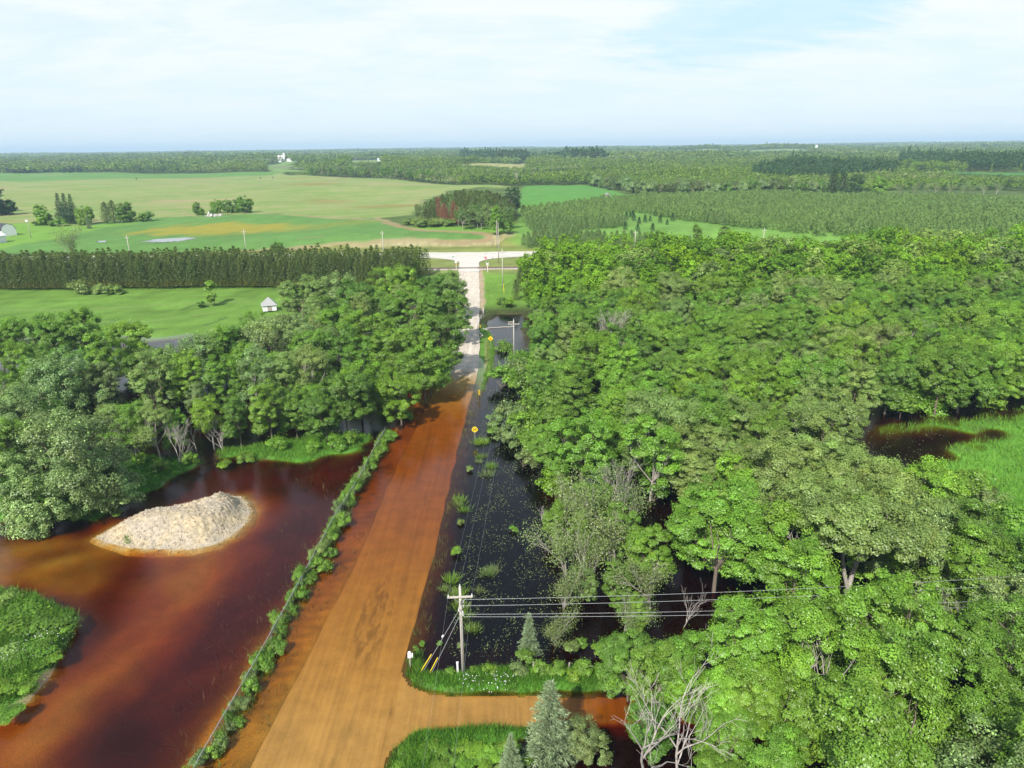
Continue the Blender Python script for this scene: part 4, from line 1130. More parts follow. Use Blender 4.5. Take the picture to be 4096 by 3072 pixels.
for i, (px_, py_, r, hue) in enumerate([(1830, 2200, 34, 'yellow'), (1800, 2330, 12, 'pale'), (1940, 2285, 34, 'mid'), (2052, 2110, 16, 'bright'), (1840, 2080, 24, 'pale'), (1855, 2015, 24, 'pale'), (1905, 1765, 36, 'mid'), (1925, 1810, 22, 'pale'), (1880, 1870, 22, 'pale'), (1955, 1860, 14, 'pale'), (1872, 2355, 26, 'pale'),
                             (1975, 1730, 22, 'mid'), (2010, 1540, 55, 'mid'), (2060, 1500, 50, 'pale'), (2090, 1570, 50, 'mid'), (2120, 1640, 60, 'mid'), (1990, 1690, 36, 'grey'), (2040, 1680, 55, 'grey'), (2090, 1730, 60, 'mid'), (2040, 1760, 50, 'grey'), (2110, 1800, 60, 'mid'), (2010, 1390, 36, 'mid'), (2060, 1420, 40, 'mid'), (2090, 1460, 50, 'mid'), (2100, 1850, 40, 'grey'),
                             (1870, 2480, 20, 'mid'), (1865, 2420, 16, 'yellow'), (1760, 2560, 18, 'mid'), (1845, 2570, 24, 'grey'), (2010, 1230, 20, 'dark'), (2040, 1235, 24, 'yellow'), (1995, 1225, 14, 'mid'), (2100, 2640, 34, 'mid'), (2070, 2690, 34, 'grey'), (2160, 2690, 36, 'mid'), (2240, 2690, 34, 'bright'),
                             (2340, 2690, 40, 'mid'), (1900, 2680, 30, 'bright'), (1800, 2690, 30, 'bright'), (1960, 2690, 30, 'yellow'), (2290, 2710, 32, 'yellow'), (2400, 2700, 34, 'mid'), (1660, 2580, 16, 'mid'), (1690, 2560, 20, 'mid'), (2290, 2590, 30, 'pale'), (2390, 2610, 30, 'yellow'), (2330, 2560, 22, 'mid')]):
    zz = -.12 if py_ < 2600 else .2
    x, y = at(px_, py_, .5); s = max(.2, (.62 if px_ < 1960 else 1.)*r/2819*(y*1.07+12)/1.5)
    k = ('shrub1', 'shrub2', 'shrub0')[i % 3]
    if px_ < 1960 and py_ < 2500 and i % 4 != 0:
        for q_ in range(3):
            xx, yy = x+_pr.gauss(0, .5), y+_pr.gauss(0, 1.0); hu = _pr.choice(['pale', 'grey', 'mid', 'yellow']); s2 = _pr.uniform(.5, 1.0)
            plant('tuft%d' % q_, xx, yy, hu, s2, 'weed_tuft', where_label('tuft', hu, s2, xx, yy, 'tuft'), 'weeds', 'weed tufts standing in the flooded ditch', z=-.1)
        continue
    plant(k, x, y, hue, s, 'ditch_shrub', where_label(k, hue, s, x, y, 'shrub'), 'shrub', 'shrubs standing in the flooded ditch and on its banks', z=zz if y < 140 else None, sz=s)
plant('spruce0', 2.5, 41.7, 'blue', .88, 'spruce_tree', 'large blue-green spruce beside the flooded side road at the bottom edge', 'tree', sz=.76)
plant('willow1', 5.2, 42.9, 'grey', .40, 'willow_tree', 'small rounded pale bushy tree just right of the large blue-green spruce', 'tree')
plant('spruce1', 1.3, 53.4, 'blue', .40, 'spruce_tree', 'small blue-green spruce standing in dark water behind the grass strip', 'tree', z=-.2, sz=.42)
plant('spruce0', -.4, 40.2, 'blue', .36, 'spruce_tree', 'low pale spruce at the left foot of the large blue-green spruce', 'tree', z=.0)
# bottom island scrub
for i, (px_, py_, r, hue) in enumerate([(1640, 3000, 40, 'mid'), (1720, 2985, 44, 'bright'), (1600, 3050, 40, 'mid'), (1800, 2990, 46, 'mid'), (1880, 2970, 44, 'yellow'), (1960, 2990, 44, 'bright'), (2040, 2960, 40, 'mid'), (1760, 3060, 44, 'mid'), (1850, 3055, 44, 'bright'), (1940, 3065, 40, 'yellow'), (2090, 3030, 34, 'mid'), (2020, 3050, 34, 'pale')]):
    x, y = at(px_, py_, .8); s = r/2819*(y+22)/1.5
    k = ('shrub2', 'shrub0', 'shrub1')[i % 3]
    plant(k, x, y, hue, s, 'scrub_bush', where_label(k, hue, s, x, y, 'bush'), 'shrub', 'bushes on the green island at the bottom edge', z=-.05, sz=s*.5)
for i, (px_, py_, r, hue) in enumerate([(60, 2480, 70, 'mid'), (170, 2520, 66, 'dark'), (240, 2500, 40, 'mid'), (130, 2620, 60, 'mid'), (40, 2620, 60, 'pale'), (60, 2740, 56, 'mid'), (190, 2640, 36, 'bright'), (20, 2400, 50, 'pale'), (100, 2420, 40, 'mid'), (30, 2840, 40, 'mid')]):
    x, y = at(px_, py_, .9); s = r/2819*(y+38)/1.5
    k = ('shrub0', 'shrub1', 'shrub2')[i % 3]
    plant(k, x, y, hue, s, 'scrub_bush', where_label(k, hue, s, x, y, 'bush'), 'shrub', 'bushes on the green point at the left edge', z=.45, sz=s*.36)
# marsh-side saplings and meadow trees
for i, (px_, py_, r, hue, k) in enumerate([(3560, 1990, 60, 'mid', 'sapling0'), (3900, 1950, 75, 'mid', 'shrub1'), (3830, 1990, 60, 'mid', 'shrub0'), (3980, 2000, 60, 'grey', 'shrub2'), (3700, 1600, 60, 'bright', 'shrub1'), (3610, 1630, 50, 'mid', 'sapling1'), (4050, 2050, 60, 'mid', 'shrub0')]):
    x, y = at(px_, py_, 2); s = r/2819*(y*1.1+8)/1.4
    plant(k, x, y, hue, s, 'marsh_shrub', where_label(k, hue, s, x, y, 'shrub'), 'shrub', 'shrubs at the edge of the flooded marsh')
plant('sapling0', *gp(855, 1225), 'bright', 1.9, 'young_tree', 'lone slender young tree in the mown meadow before the pine plantation', 'tree')
plant('shrub1', *gp(808, 1232), 'dark', .9, 'meadow_shrub', 'small dark shrub left of the lone young meadow tree', 'shrub')
plant('shrub0', *gp(322, 1180), 'pale', 2.2, 'meadow_shrub', 'pale rounded bush at the foot of the pine plantation, left of two more', 'shrub', sz=1.9)
plant('shrub1', *gp(405, 1175), 'pale', 1.4, 'meadow_shrub', 'small pale bush at the foot of the pines, middle of three', 'shrub')
plant('shrub2', *gp(460, 1176), 'pale', 1.9, 'meadow_shrub', 'pale wide bush at the foot of the pines, right of three', 'shrub', sz=1.4)

# ------------------------------------------------------------------ merging many small plants into one mesh
def template(me):
    V = np.empty(len(me.vertices)*3, np.float32); me.vertices.foreach_get('co', V); V = V.reshape(-1, 3)
    L = np.empty(len(me.loops), np.int32); me.loops.foreach_get('vertex_index', L)
    tri = len(me.polygons) and me.polygons[0].loop_total == 3
    ti = np.empty(len(V), np.float32); me.attributes['tint'].data.foreach_get('value', ti)
    wa = np.empty(len(V), np.float32); me.attributes['warm'].data.foreach_get('value', wa)
    return V, L.reshape(-1, 3 if tri else 4), ti, wa
def scatter_mesh(name, pts, scales, hues, temps, rng, zscale=None, mat='foliage_mass'):
    """pts (N,3); hues (N,3) colours"""
    pts = np.asarray(pts); N = len(pts); pick = rng.integers(0, len(temps), N)
    VV = []; FF = []; CC = []; n = 0
    for k, (V, F, ti, wa) in enumerate(temps):
        ix = np.nonzero(pick == k)[0]
        if not len(ix): continue
        a = rng.uniform(0, 6.283, len(ix)); c, s = np.cos(a)[:, None], np.sin(a)[:, None]
        sc = scales[ix][:, None]; zs = sc if zscale is None else zscale[ix][:, None]
        X = (V[None, :, 0]*c-V[None, :, 1]*s)*sc+pts[ix, 0][:, None]
        Y = (V[None, :, 0]*s+V[None, :, 1]*c)*sc+pts[ix, 1][:, None]
        Zz = V[None, :, 2]*zs+pts[ix, 2][:, None]
        VV.append(np.stack([X, Y, Zz], -1).reshape(-1, 3))
        FF.append((F[None]+(np.arange(len(ix))*len(V))[:, None, None]+n).reshape(-1, F.shape[1]))
        col = hues[ix][:, None, :]*ti[None, :, None]
        w = wa[None, :, None]
        CC.append((col*(1-w)+col*np.array([1.55, 1.06, .62])*w).reshape(-1, 3))
        n += len(ix)*len(V)
    F = np.vstack(FF)
    me = mesh_np(name, np.vstack(VV), F if F.shape[1] == 4 else None, F if F.shape[1] == 3 else None, [MATS[mat]], {'col': np.vstack(CC)})
    return link(name, me)
def hue_array(names, rng, n, j=.14):
    base = np.array([HUE[h] for h in names])[rng.integers(0, len(names), n)]
    return base*(1+rng.normal(0, j, (n, 1)))

rest_r = np.array([(x, y, s_, list(HUE).index(h)) for x, y, s_, h in rest_r])
_r = np.random.default_rng(15)
_hc = np.array(list(HUE.values()))[rest_r[:, 3].astype(int)]*(1+_r.normal(0, .12, (len(rest_r), 1)))
_tm = [template(make_crown('canopy_template', 300+i, R=4.5, zc=7.2, Rz=5.2, L=14, K=150, n=34, leaf=.52, rc=(.45, .95))[0]) for i in range(5)]
o = scatter_mesh('forest_canopy', np.column_stack([rest_r[:, :2], terrain(rest_r[:, 0], rest_r[:, 1])]), rest_r[:, 2], _hc, _tm, _r, rest_r[:, 2]*_r.uniform(.92, 1.1, len(rest_r)))
tag(o, 'unbroken green canopy of the flooded forest towards the highway', 'forest', kind='stuff')

# ------------------------------------------------------------------ pine plantation left of the crossing
rng = np.random.default_rng(61)
pp = []
for i, y in enumerate(np.arange(226.5, 246.5, 2.25)):
    for x in np.arange(-232, -24, 2.05):
        xx, yy = x+rng.normal(0, .35), y+rng.normal(0, .35)+.010*(x+100)*0
        if xx > -27-(246-yy)*.35: continue
        pp.append((xx, yy))
pp = np.array(pp); zz = terrain(pp[:, 0], pp[:, 1]); sc = rng.uniform(.98, 1.20, len(pp))*(1+.08*wav(pp[:, 0], pp[:, 1], 18, 2))
order = np.argsort(pp[:, 1]+rng.normal(0, .2, len(pp))+np.where(pp[:, 0] < -185, 100, 0))
for j in order[:310]:
    plant('pine%d' % (j % 3), pp[j, 0], pp[j, 1], 'pine', sc[j], 'plantation_pine', 'dark green plantation pine in the front rows facing the mown meadow', 'tree', 'pines in the front rows of the dense plantation', z=zz[j], flat_name=True)
rest = order[310:]
o = scatter_mesh('pine_plantation', np.column_stack([pp[rest], zz[rest]]), sc[rest], hue_array(['pine'], rng, len(rest)),
                 [template(make_pine('plantation_template', 160+i, 8.5, 1.5, 11, 5, 2, 4, .55, .22)) for i in range(4)], rng)
tag(o, 'dense dark green pine plantation behind its front rows, left of the crossroads', 'tree plantation', kind='stuff')
for i, (px_, py_) in enumerate([(2080, 1060), (2105, 1052), (2130, 1056), (2150, 1040), (2170, 1052), (2200, 1046), (2235, 1052), (2075, 1085), (2062, 1110)]):
    x, y = at(px_, py_, 8.0)
    plant('pine%d' % (i % 3), x, min(y, 243), 'pine', .72, 'roadside_pine', 'dark young pine behind the forest corner right of the crossing', 'tree', 'young pines right of the railway crossing', flat_name=True)

# ------------------------------------------------------------------ young plantation on the right, grove, field trees
B_A = gpoly([(2090, 860), (2200, 838), (2350, 817), (2560, 832), (2450, 862), (2490, 885), (2500, 905), (2440, 915), (2120, 932)])
B_B = gpoly([(2340, 818), (2500, 806), (2700, 795), (3000, 788), (3400, 797), (3900, 806), (4700, 812), (4700, 945), (3600, 955), (3200, 945), (2950, 912), (2740, 884), (2560, 855), (2450, 845)])
B_C = gpoly([(2090, 985), (2130, 942), (2330, 948), (2500, 965), (2700, 978), (2900, 978), (3050, 1000), (2600, 1012), (2300, 1002), (2150, 1003)])
yp = []
for y in np.arange(300, 720, 2.9):
    for x in np.arange(0, 520, 2.7): yp.append((x+rng.normal(0, .45), y+rng.normal(0, .45)))
yp = np.array(yp)
m = (sdist(B_A, yp[:, 0], yp[:, 1]) < 0) | (sdist(B_B, yp[:, 0], yp[:, 1]) < 0) | (sdist(B_C, yp[:, 0], yp[:, 1]) < 0)
m &= wav(yp[:, 0], yp[:, 1], 26, 3) > -1.25
yp = yp[m]; zz = terrain(yp[:, 0], yp[:, 1]); sc = rng.uniform(.75, 1.2, len(yp))*(1+.15*wav(yp[:, 0], yp[:, 1], 60, 5))
pxs, pys = to_px(yp[:, 0], yp[:, 1], zz+2)
ok = pxs < 4350; yp, zz, sc, pxs = yp[ok], zz[ok], sc[ok], pxs[ok]
order = np.argsort(yp[:, 1]+np.where(pxs > 2900, 400, 0))
for j in order[:300]:
    plant('ypine%d' % (j % 3), yp[j, 0], yp[j, 1], 'ypine', sc[j], 'young_pine', 'young olive green pine planted in rows beyond the highway, right of the crossroads', 'tree', 'nearest young pines of the planted blocks beyond the highway', z=zz[j])
rest = order[300:]
o = scatter_mesh('young_pine_plantation', np.column_stack([yp[rest], zz[rest]]), sc[rest], hue_array(['ypine'], rng, len(rest), .12),
                 [template(make_pine('young_template', 170+i, 4.2, 1.35, 7, 4, 2, 3, .75, .34, 0, .75)) for i in range(4)], rng)
tag(o, 'wide planted block of young olive green pines across the right middle distance', 'tree plantation', kind='stuff')
for i, (px_, py_) in enumerate([(2385, 872), (2405, 868), (2420, 880), (2440, 876), (2455, 889), (2470, 872), (2490, 870), (2505, 882), (2520, 872), (2535, 885), (2556, 898), (2580, 890), (2600, 886), (2640, 892), (2668, 900), (2400, 905), (2450, 910), (2500, 920), (2550, 925), (2610, 925), (2360, 880), (2690, 885), (2530, 868), (2345, 905)]):
    x, y = gp(px_, py_)
    plant('ypine%d' % (i % 3), x, y, 'deep', _pr.uniform(.55, 1.0), 'small_conifer', 'small dark conifer scattered on the light green clearing among young pines', 'tree', 'small conifers dotted over the clearing')
# dark pine grove behind the crossroads with a rusty dying front corner
GR = gpoly([(1690, 888), (1760, 897), (1900, 905), (2030, 895), (2062, 872)])
grove = GR+[at(2050, 757, 21), at(1980, 757, 21), at(1880, 760, 20), at(1780, 778, 18), at(1700, 810, 16)]
gp_pts = poisson(grove, 3.3, 71, (), 20000)
for (x, y) in gp_pts:
    e = -float(sdist(grove, np.array([x]), np.array([y]))[0])
    s = (.85+.55*min(1, e/14))*_pr.uniform(.92, 1.08)
    px_, py_ = to_px(x, y, tz(x, y)+3)
    rust = (1740 < px_ < 1835) and e < 9 and y < gp(1780, 870)[1]+12
    lab = 'rusty brown dying pine at the front of the dark pine grove' if rust else 'dark pine in the dense grove beyond the bean field'
    plant('pine%d' % _pr.randrange(3), x, y, 'brown' if rust else ('pine' if _pr.random() < .8 else 'ypine'), s, 'grove_pine', lab, 'tree', 'rusty dying pines of the grove' if rust else 'pines of the grove behind the crossroads', flat_name=True)
for i in range(20):
    px_ = 1835+i*11+_pr.uniform(-6, 6); py_ = _pr.uniform(896, 920)
    x, y = gp(px_, py_)
    plant('airy%d' % (i % 2), x, y, 'grey' if i % 3 else 'dark', _pr.uniform(.62, .85), 'aspen_tree', 'grey-green aspen with pale trunk in front of the pine grove', 'tree', 'aspens before the pine grove')
plant('tall0', *gp(2052, 868), 'deep', 1.22, 'broadleaf_tree', 'tall dark tree at the right end of the pine grove', 'tree')
plant('tall1', *gp(1990, 945), 'mid', .95, 'broadleaf_tree', 'green tree behind the two tall roadside poles', 'tree')
plant('shrub0', *gp(2022, 935), 'dark', 2.6, 'broadleaf_tree', 'low dark tree just right of the tree behind the roadside poles', 'tree')
plant('bare0', *gp(2068, 742), 'grey', 1.5, 'dead_tree', 'pale bare dead tree on the skyline of the fields above the grove', 'tree')
for i, (px_, py_, s) in enumerate([(1675, 880, .62), (1700, 890, .6), (1715, 884, .7)]):
    plant('tall%d' % i, *gp(px_, py_), 'grey', s, 'broadleaf_tree', ['small tree standing off the left end of the pine grove', 'small leaning tree between the lone tree and the pine grove', 'small tree touching the left end of the pine grove'][i], 'tree')
for i, (px_, py_, s) in enumerate([(1640, 900, 2.2), (1665, 905, 2.4), (1690, 908, 2.8), (1720, 905, 2.5), (1745, 908, 2.3), (1770, 902, 2.6), (1800, 905, 2.3), (1815, 898, 2.0), (1690, 893, 2.0), (1750, 893, 2.2)]):
    x, y = gp(px_, py_)
    plant('shrub%d' % (i % 3), x, y, 'pale', s, 'field_shrub', 'pale green willow shrub in the wet hollow before the pine grove', 'shrub', 'willow shrubs before the pine grove', sz=s*.6)
for (px_, py_, key, hue, s, nm, lab) in [
    (185, 900, 'field0', 'yellow', 1.15, 'broadleaf_tree', 'yellow-green rounded tree at the left of the field clump'), (345, 898, 'field1', 'yellow', 1.02, 'broadleaf_tree', 'yellow-green slim tree right of the three tall spruces'),
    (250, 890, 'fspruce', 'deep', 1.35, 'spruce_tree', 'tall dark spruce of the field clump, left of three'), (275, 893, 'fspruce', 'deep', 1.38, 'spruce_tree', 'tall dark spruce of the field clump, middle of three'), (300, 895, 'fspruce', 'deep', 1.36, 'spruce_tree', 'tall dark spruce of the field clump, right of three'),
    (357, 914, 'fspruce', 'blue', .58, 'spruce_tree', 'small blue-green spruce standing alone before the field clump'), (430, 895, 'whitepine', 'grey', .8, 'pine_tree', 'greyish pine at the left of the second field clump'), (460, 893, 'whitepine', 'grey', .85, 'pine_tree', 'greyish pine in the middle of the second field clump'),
    (510, 890, 'field2', 'mid', 1.15, 'broadleaf_tree', 'green rounded tree at the right of the second field clump'), (600, 884, 'shrub1', 'dark', 2.4, 'field_shrub', 'dark low bush right of the second field clump'), (575, 886, 'shrub2', 'mid', 2.2, 'field_shrub', 'green low bush beside the second field clump'),
    (240, 905, 'shrub0', 'mid', 2.0, 'field_shrub', 'low bush at the foot of the three tall spruces'), (205, 905, 'shrub2', 'mid', 1.6, 'field_shrub', 'low bush under the yellow-green field tree'), (140, 903, 'shrub1', 'dark', 1.1, 'field_shrub', 'small dark bush on the farm lawn'),
    (15, 862, 'field0', 'deep', 1.7, 'broadleaf_tree', 'big dark tree cut by the left edge beyond the farm'), (-40, 850, 'field1', 'deep', 1.7, 'broadleaf_tree', 'big dark tree just outside the left edge'),
    (795, 861, 'field0', 'mid', .8, 'broadleaf_tree', 'green tree at the left end of the rock heap island in the field'), (870, 852, 'field1', 'mid', .82, 'broadleaf_tree', 'green rounded tree left of centre on the field island'), (910, 853, 'field2', 'mid', .82, 'broadleaf_tree', 'green rounded tree in the middle of the field island'),
    (945, 850, 'field0', 'dark', .88, 'broadleaf_tree', 'dark green tree right of centre on the field island'), (985, 853, 'field1', 'mid', 1.02, 'broadleaf_tree', 'largest green tree at the right end of the field island'), (850, 862, 'shrub1', 'dark', 1.6, 'field_shrub', 'dark low bush beside the rubbish heap on the field island'),
    (1113, 1005, 'shrub2', 'dark', 1.8, 'field_shrub', 'dark round bush alone by the field edge behind the pines'), (2900, 975, 'field0', 'mid', .8, 'broadleaf_tree', 'green tree at the near edge of the young pine clearing'), (2780, 985, 'tall2', 'mid', .7, 'broadleaf_tree', 'slim green tree near the white pole by the clearing')]:
    x, y = gp(px_, py_)
    plant(key, x, y, hue, s, nm, lab, 'shrub' if 'shrub' in nm else 'tree')
x, y = at(570, 860, 18)
plant('thin0', x, min(y, 262), 'grey', 1.3, 'dying_tree', 'tall ragged half-dead tree rising behind the pine plantation', 'tree', sz=1.75)
# tree rows on the field crest
for i in range(46):
    f = i/45; px_ = 1240+f*520+_pr.uniform(-5, 5); py_ = np.interp(px_, [1240, 1400, 1500, 1620, 1760], [706, 710, 716, 724, 737])-_pr.uniform(1.5, 6)
    x, y = gp(px_, py_)
    plant(('airy0', 'tall1', 'airy1', 'tall2')[i % 4], x, y, _pr.choice(['grey', 'mid', 'dark']), _pr.uniform(.8, 1.1), 'aspen_tree', 'pale-trunked aspen in the tree row on the field crest', 'tree', 'aspens in the row on the field crest')
for i in range(18):
    px_ = 20+i*19+_pr.uniform(-6, 6); py_ = _pr.uniform(688, 692); x, y = gp(px_, py_)
    plant(('field0', 'field1', 'field2')[i % 3], x, y, _pr.choice(['deep', 'dark']), _pr.uniform(.95, 1.25), 'broadleaf_tree', 'dark rounded tree in the row along the far left field edge', 'tree', 'dark trees along the far left field edge')
# cedars and marked trees behind the young pines
for i in range(60):
    f = i/59; px_ = 2330+f*1090; py_ = np.interp(px_, [2330, 2480, 2600, 2800, 3420], [738, 768, 792, 786, 786])-_pr.uniform(1, 7)
    x, y = gp(px_, py_)
    plant('fspruce' if i % 4 == 0 else 'shrub%d' % (i % 3), x, y, _pr.choice(['ypine', 'ypine', 'pine', 'dark']), 1.0 if i % 4 == 0 else _pr.uniform(3.0, 3.8), 'cedar_tree', 'olive green cedar along the far edge of the young pines', 'tree', 'cedars along the far edge of the corn and young pines', sz=.95 if i % 4 == 0 else _pr.uniform(4.2, 5.4))
for (px_, py_, key, hue, s, nm, lab) in [(3325, 795, 'whitepine', 'deep', 1.25, 'pine_tree', 'tall dark ragged pine above the right plantation'), (3365, 790, 'whitepine', 'deep', 1.1, 'pine_tree', 'second dark ragged pine just right of the tallest'),
    (3418, 800, 'tall0', 'deep', 1.25, 'broadleaf_tree', 'dark oval tree between the ragged pines and the bright round tree'), (3520, 802, 'field1', 'bright', 1.5, 'broadleaf_tree', 'bright green round tree behind the right plantation'),
    (3630, 690, 'round0', 'bright', 1.3, 'broadleaf_tree', 'bright round tree at the corner of the far right green field'), (3685, 704, 'round2', 'deep', 1.0, 'broadleaf_tree', 'dark round tree at the edge of the far right green field'), (3760, 704, 'round2', 'dark', 1.0, 'broadleaf_tree', 'second dark round tree at the edge of the far right green field')]:
    x, y = gp(px_, py_); plant(key, x, y, hue, s, nm, lab, 'tree')
for i in range(9):
    px_ = 3600+i*48; x, y = gp(px_, 786)
    plant('thin%d' % ((i % 2)*2), x, y, 'grey', _pr.uniform(.75, 1.0), 'dying_tree', 'grey bare-twigged tree in the row behind the far right plantation', 'tree', 'grey trees in the row behind the far right plantation')

# ------------------------------------------------------------------ distant woodland
def blob(seed, nq, R, H, base, size, conifer=False, trunk=False):
    r = np.random.default_rng(seed)
    if conifer:
        f = r.random(nq)**.7; a = r.uniform(0, 6.28, nq); rr = R*(1-f)+.15
        P = np.stack([np.cos(a)*rr, np.sin(a)*rr, base+(H-base)*f], 1); N = np.stack([np.cos(a), np.sin(a), np.full(nq, .6)], 1)
    else:
        d = unit(r.normal(size=(nq, 3))); d[:, 2] = np.where(d[:, 2] < -.3, -d[:, 2], d[:, 2])
        lob = 1+.28*np.sin(d[:, 0]*4+seed)*np.sin(d[:, 1]*4+seed*2)
        P = d*np.array([R, R, (H-base)/2])*(lob*r.uniform(.75, 1.05, nq))[:, None]+np.array([0, 0, (H+base)/2]); N = d+np.array([0, 0, .3])
    V, Q = leaf_quads(r, P, N+r.normal(size=N.shape)*.35, size, .8)
    ti = np.repeat(np.clip(r.normal(1, .2, nq), .5, 1.6), 4); wa = np.repeat(np.clip(r.normal(.08, .15, nq), 0, 1), 4)
    return V.astype(np.float32), Q, ti.astype(np.float32), wa.astype(np.float32)
def in_any(polys, X, Y, mg=0.):
    m = np.zeros(len(X), bool)
    for p in polys: m |= sdist(p, X, Y) < mg
    return m
DARK = [gpoly([(1850, 650), (1990, 652), (2110, 654), (2110, 640), (2300, 655), (2420, 655), (2420, 640), (1850, 636)]), gpoly([(3000, 715), (3120, 690), (3560, 690), (3600, 700), (3560, 715), (3100, 728)]), gpoly([(3600, 680), (3900, 690), (4500, 690), (4500, 670), (3600, 664)])]
def woodland():
    r = np.random.default_rng(91); P = []; S = []
    y = 325.0
    while y < 7200:
        s = max(5.6, y/150)
        x = np.arange(-.84*y-30, .84*y+30, s)
        P.append(np.stack([x+r.normal(0, s*.33, len(x)), y+r.normal(0, s*.33, len(x))], 1)); S.append(np.full(len(x), s))
        y += s*1.05
    P = np.vstack(P); S = np.concatenate(S)
    m = ~in_any(OPEN, P[:, 0], P[:, 1], 3.0) & ~in_any([grove], P[:, 0], P[:, 1], 2.0) & (sdist([(-900, 320), (-900, 560), (900, 560), (300, 420), (300, 320)], P[:, 0], P[:, 1]) > 0)
    m &= ~((P[:, 1] < 640) & (P[:, 0] < 120)) & ~((far_open(P[:, 0], P[:, 1]) > .78) & (P[:, 1] > 1150))
    P, S = P[m], S[m]
    Z = terrain(P[:, 0], P[:, 1])
    n = len(P); W = S/6.0
    patch = 1.15*wav(P[:, 0]*.5, P[:, 1], 230, 7)+r.normal(0, .30, n)
    hv = np.where(P[:, 1] > 1000, .5, 1.)
    names = np.where(patch < -.95, 3, np.where(patch < -.3, 1, np.where(patch < .55, 0, np.where(patch < 1.0, 2, 4))))
    pal = np.array([HUE['mid'], HUE['dark'], HUE['pale'], HUE['deep'], HUE['grey']])*np.array([.98, .84, 1.40])
    hue = pal[names]*(1+r.normal(0, .12, (n, 1))*hv[:, None]); hue = hue*(1-.35*(1-hv)[:, None]*2)+hue.mean(0)*.35*(1-hv)[:, None]*2
    dk = in_any(DARK, P[:, 0], P[:, 1]); hue[dk] = np.array([.048, .105, .034])*(1+r.normal(0, .1, (dk.sum(), 1)))
    H = r.uniform(.75, 1.15, n)*(1+.2*wav(P[:, 0], P[:, 1], 130, 8)); H[dk] *= 1.75
    H *= np.clip(.62+(P[:, 1]-600)/1500, .62, 1)
    # only low scrub grows where a farm field opens behind
    for zp in (Z_TAN, Z_FARGREEN, Z_FAR2, Z_FAR3, Z_FAR4, Z_FARM, Z_CORN):
        zt = Z+13*H; hid = np.zeros(n, bool)
        for k in np.linspace(1.0, 1.45, 12):
            X2, Y2 = P[:, 0]*k, P[:, 1]*k
            c_ = np.nonzero(sdist(zp, X2, Y2) < 0)[0]
            if len(c_): hid[c_] |= terrain(X2[c_], Y2[c_]) < CAMH-(CAMH-zt[c_])*k
        H[hid] *= .30
    for nm, lo, hi, nq, size, lab in (('woodland', 0, 1250, 64, 1.55, 'mixed green woodland between the plantation and the far fields'),
                                      ('distant_woodland', 1250, 2900, 26, 2.6, 'hazy green woodland in the far distance'),
                                      ('horizon_woodland', 2900, 9e9, 11, 4.2, 'blue-green woodland fading towards the horizon')):
        k = (P[:, 1] >= lo) & (P[:, 1] < hi)
        temps = [blob(200+i, nq, 3.9, 12, 1.5, size) for i in range(4)]+[blob(210+i, nq, 2.6, 14, 1, size*.8, True) for i in range(1)]
        o = scatter_mesh(nm, np.column_stack([P[k], Z[k]-.3]), W[k], hue[k], temps, r, H[k])
        tag(o, lab, 'woodland', kind='stuff')
    print('woodland', n)
woodland()

# ------------------------------------------------------------------ grass and weeds (uncountable)
def grass(name, poly, n, h, col, seed, label, wid=.07, lean=.35, excl=(), zoff=0., clump=0., mg=0., jit=.2):
    r = np.random.default_rng(seed); P = np.asarray(poly); lo, hi = P.min(0), P.max(0)
    c = r.uniform(lo, hi, (int(n*((hi-lo).prod()+1)), 2))
    d = sdist(P, c[:, 0], c[:, 1])+mg*wav(c[:, 0], c[:, 1], 4, 3)
    k = d < 0
    if clump: k &= (wav(c[:, 0], c[:, 1], 3.5, 5)+.6*wav(c[:, 0], c[:, 1], 1.6, 8)) > clump
    for e in excl: k &= sdist(e, c[:, 0], c[:, 1]) > 0
    c = c[k]; N = len(c)
    z = terrain(c[:, 0], c[:, 1])+zoff
    hh = h*r.uniform(.55, 1.3, N)*(1+.25*wav(c[:, 0], c[:, 1], 5, 6))
    hh = np.maximum(hh, 0)
    B = np.column_stack([c, z])
    a = r.uniform(0, 6.283, N); s = np.column_stack([np.cos(a), np.sin(a), a*0])*wid*.5*r.uniform(.6, 1.4, N)[:, None]
    t = r.normal(size=(N, 3))*lean*hh[:, None]; t[:, 2] = hh
    V = np.stack([B-s, B+s, B+t], 1).reshape(-1, 3)
    C = np.asarray(col)[None]*(1+r.normal(0, jit, (N, 1)))*(1+.16*wav(c[:, 0], c[:, 1], 3, 2))[:, None]
    w = np.clip(r.normal(.1, .2, (N, 1)), 0, 1); C = np.clip(C*(1-w)+C*np.array([1.5, 1.05, .8])*w, .01, .8)
    me = mesh_np(name, V, None, np.arange(N*3).reshape(N, 3), [MATS['grass_blades']], {'col': np.repeat(C, 3, 0)})
    return tag(link(name, me), label, 'grass', kind='stuff')
G1 = (.095, .235, .028); G2 = (.12, .26, .036); G3 = (.16, .20, .06)
grass('bank_grass', BANK1, 34, .55, (.075, .20, .028), 1, 'dark green grass on the bank beside the gravel pile', .08, mg=.8)
grass('bank_grass', BANK2, 40, .60, G2, 2, 'bright green grass along the shore below the left wood', .08, mg=.9)
grass('point_grass', ISLAND, 60, .8, (.095, .215, .032), 3, 'green grass and weeds on the point at the left edge', .08, mg=.5)
grass('corner_grass', NBANK, 130, .50, G1, 4, 'bright green grass along the strip below the utility pole', .06, mg=.2)
grass('corner_grass', SBANK, 120, .55, G1, 5, 'green grass on the rounded island at the bottom edge', .06, mg=.25)
grass('marsh_grass', [(58, 66), (50, 80), (51, 95), (61, 107.5), (73, 112), (112, 119), (112, 51), (66, 51), (56, 60)], 11, .75, (.13, .285, .040), 6, 'bright green flooded marsh grass in the opening on the right', .10, excl=[MARSHW])
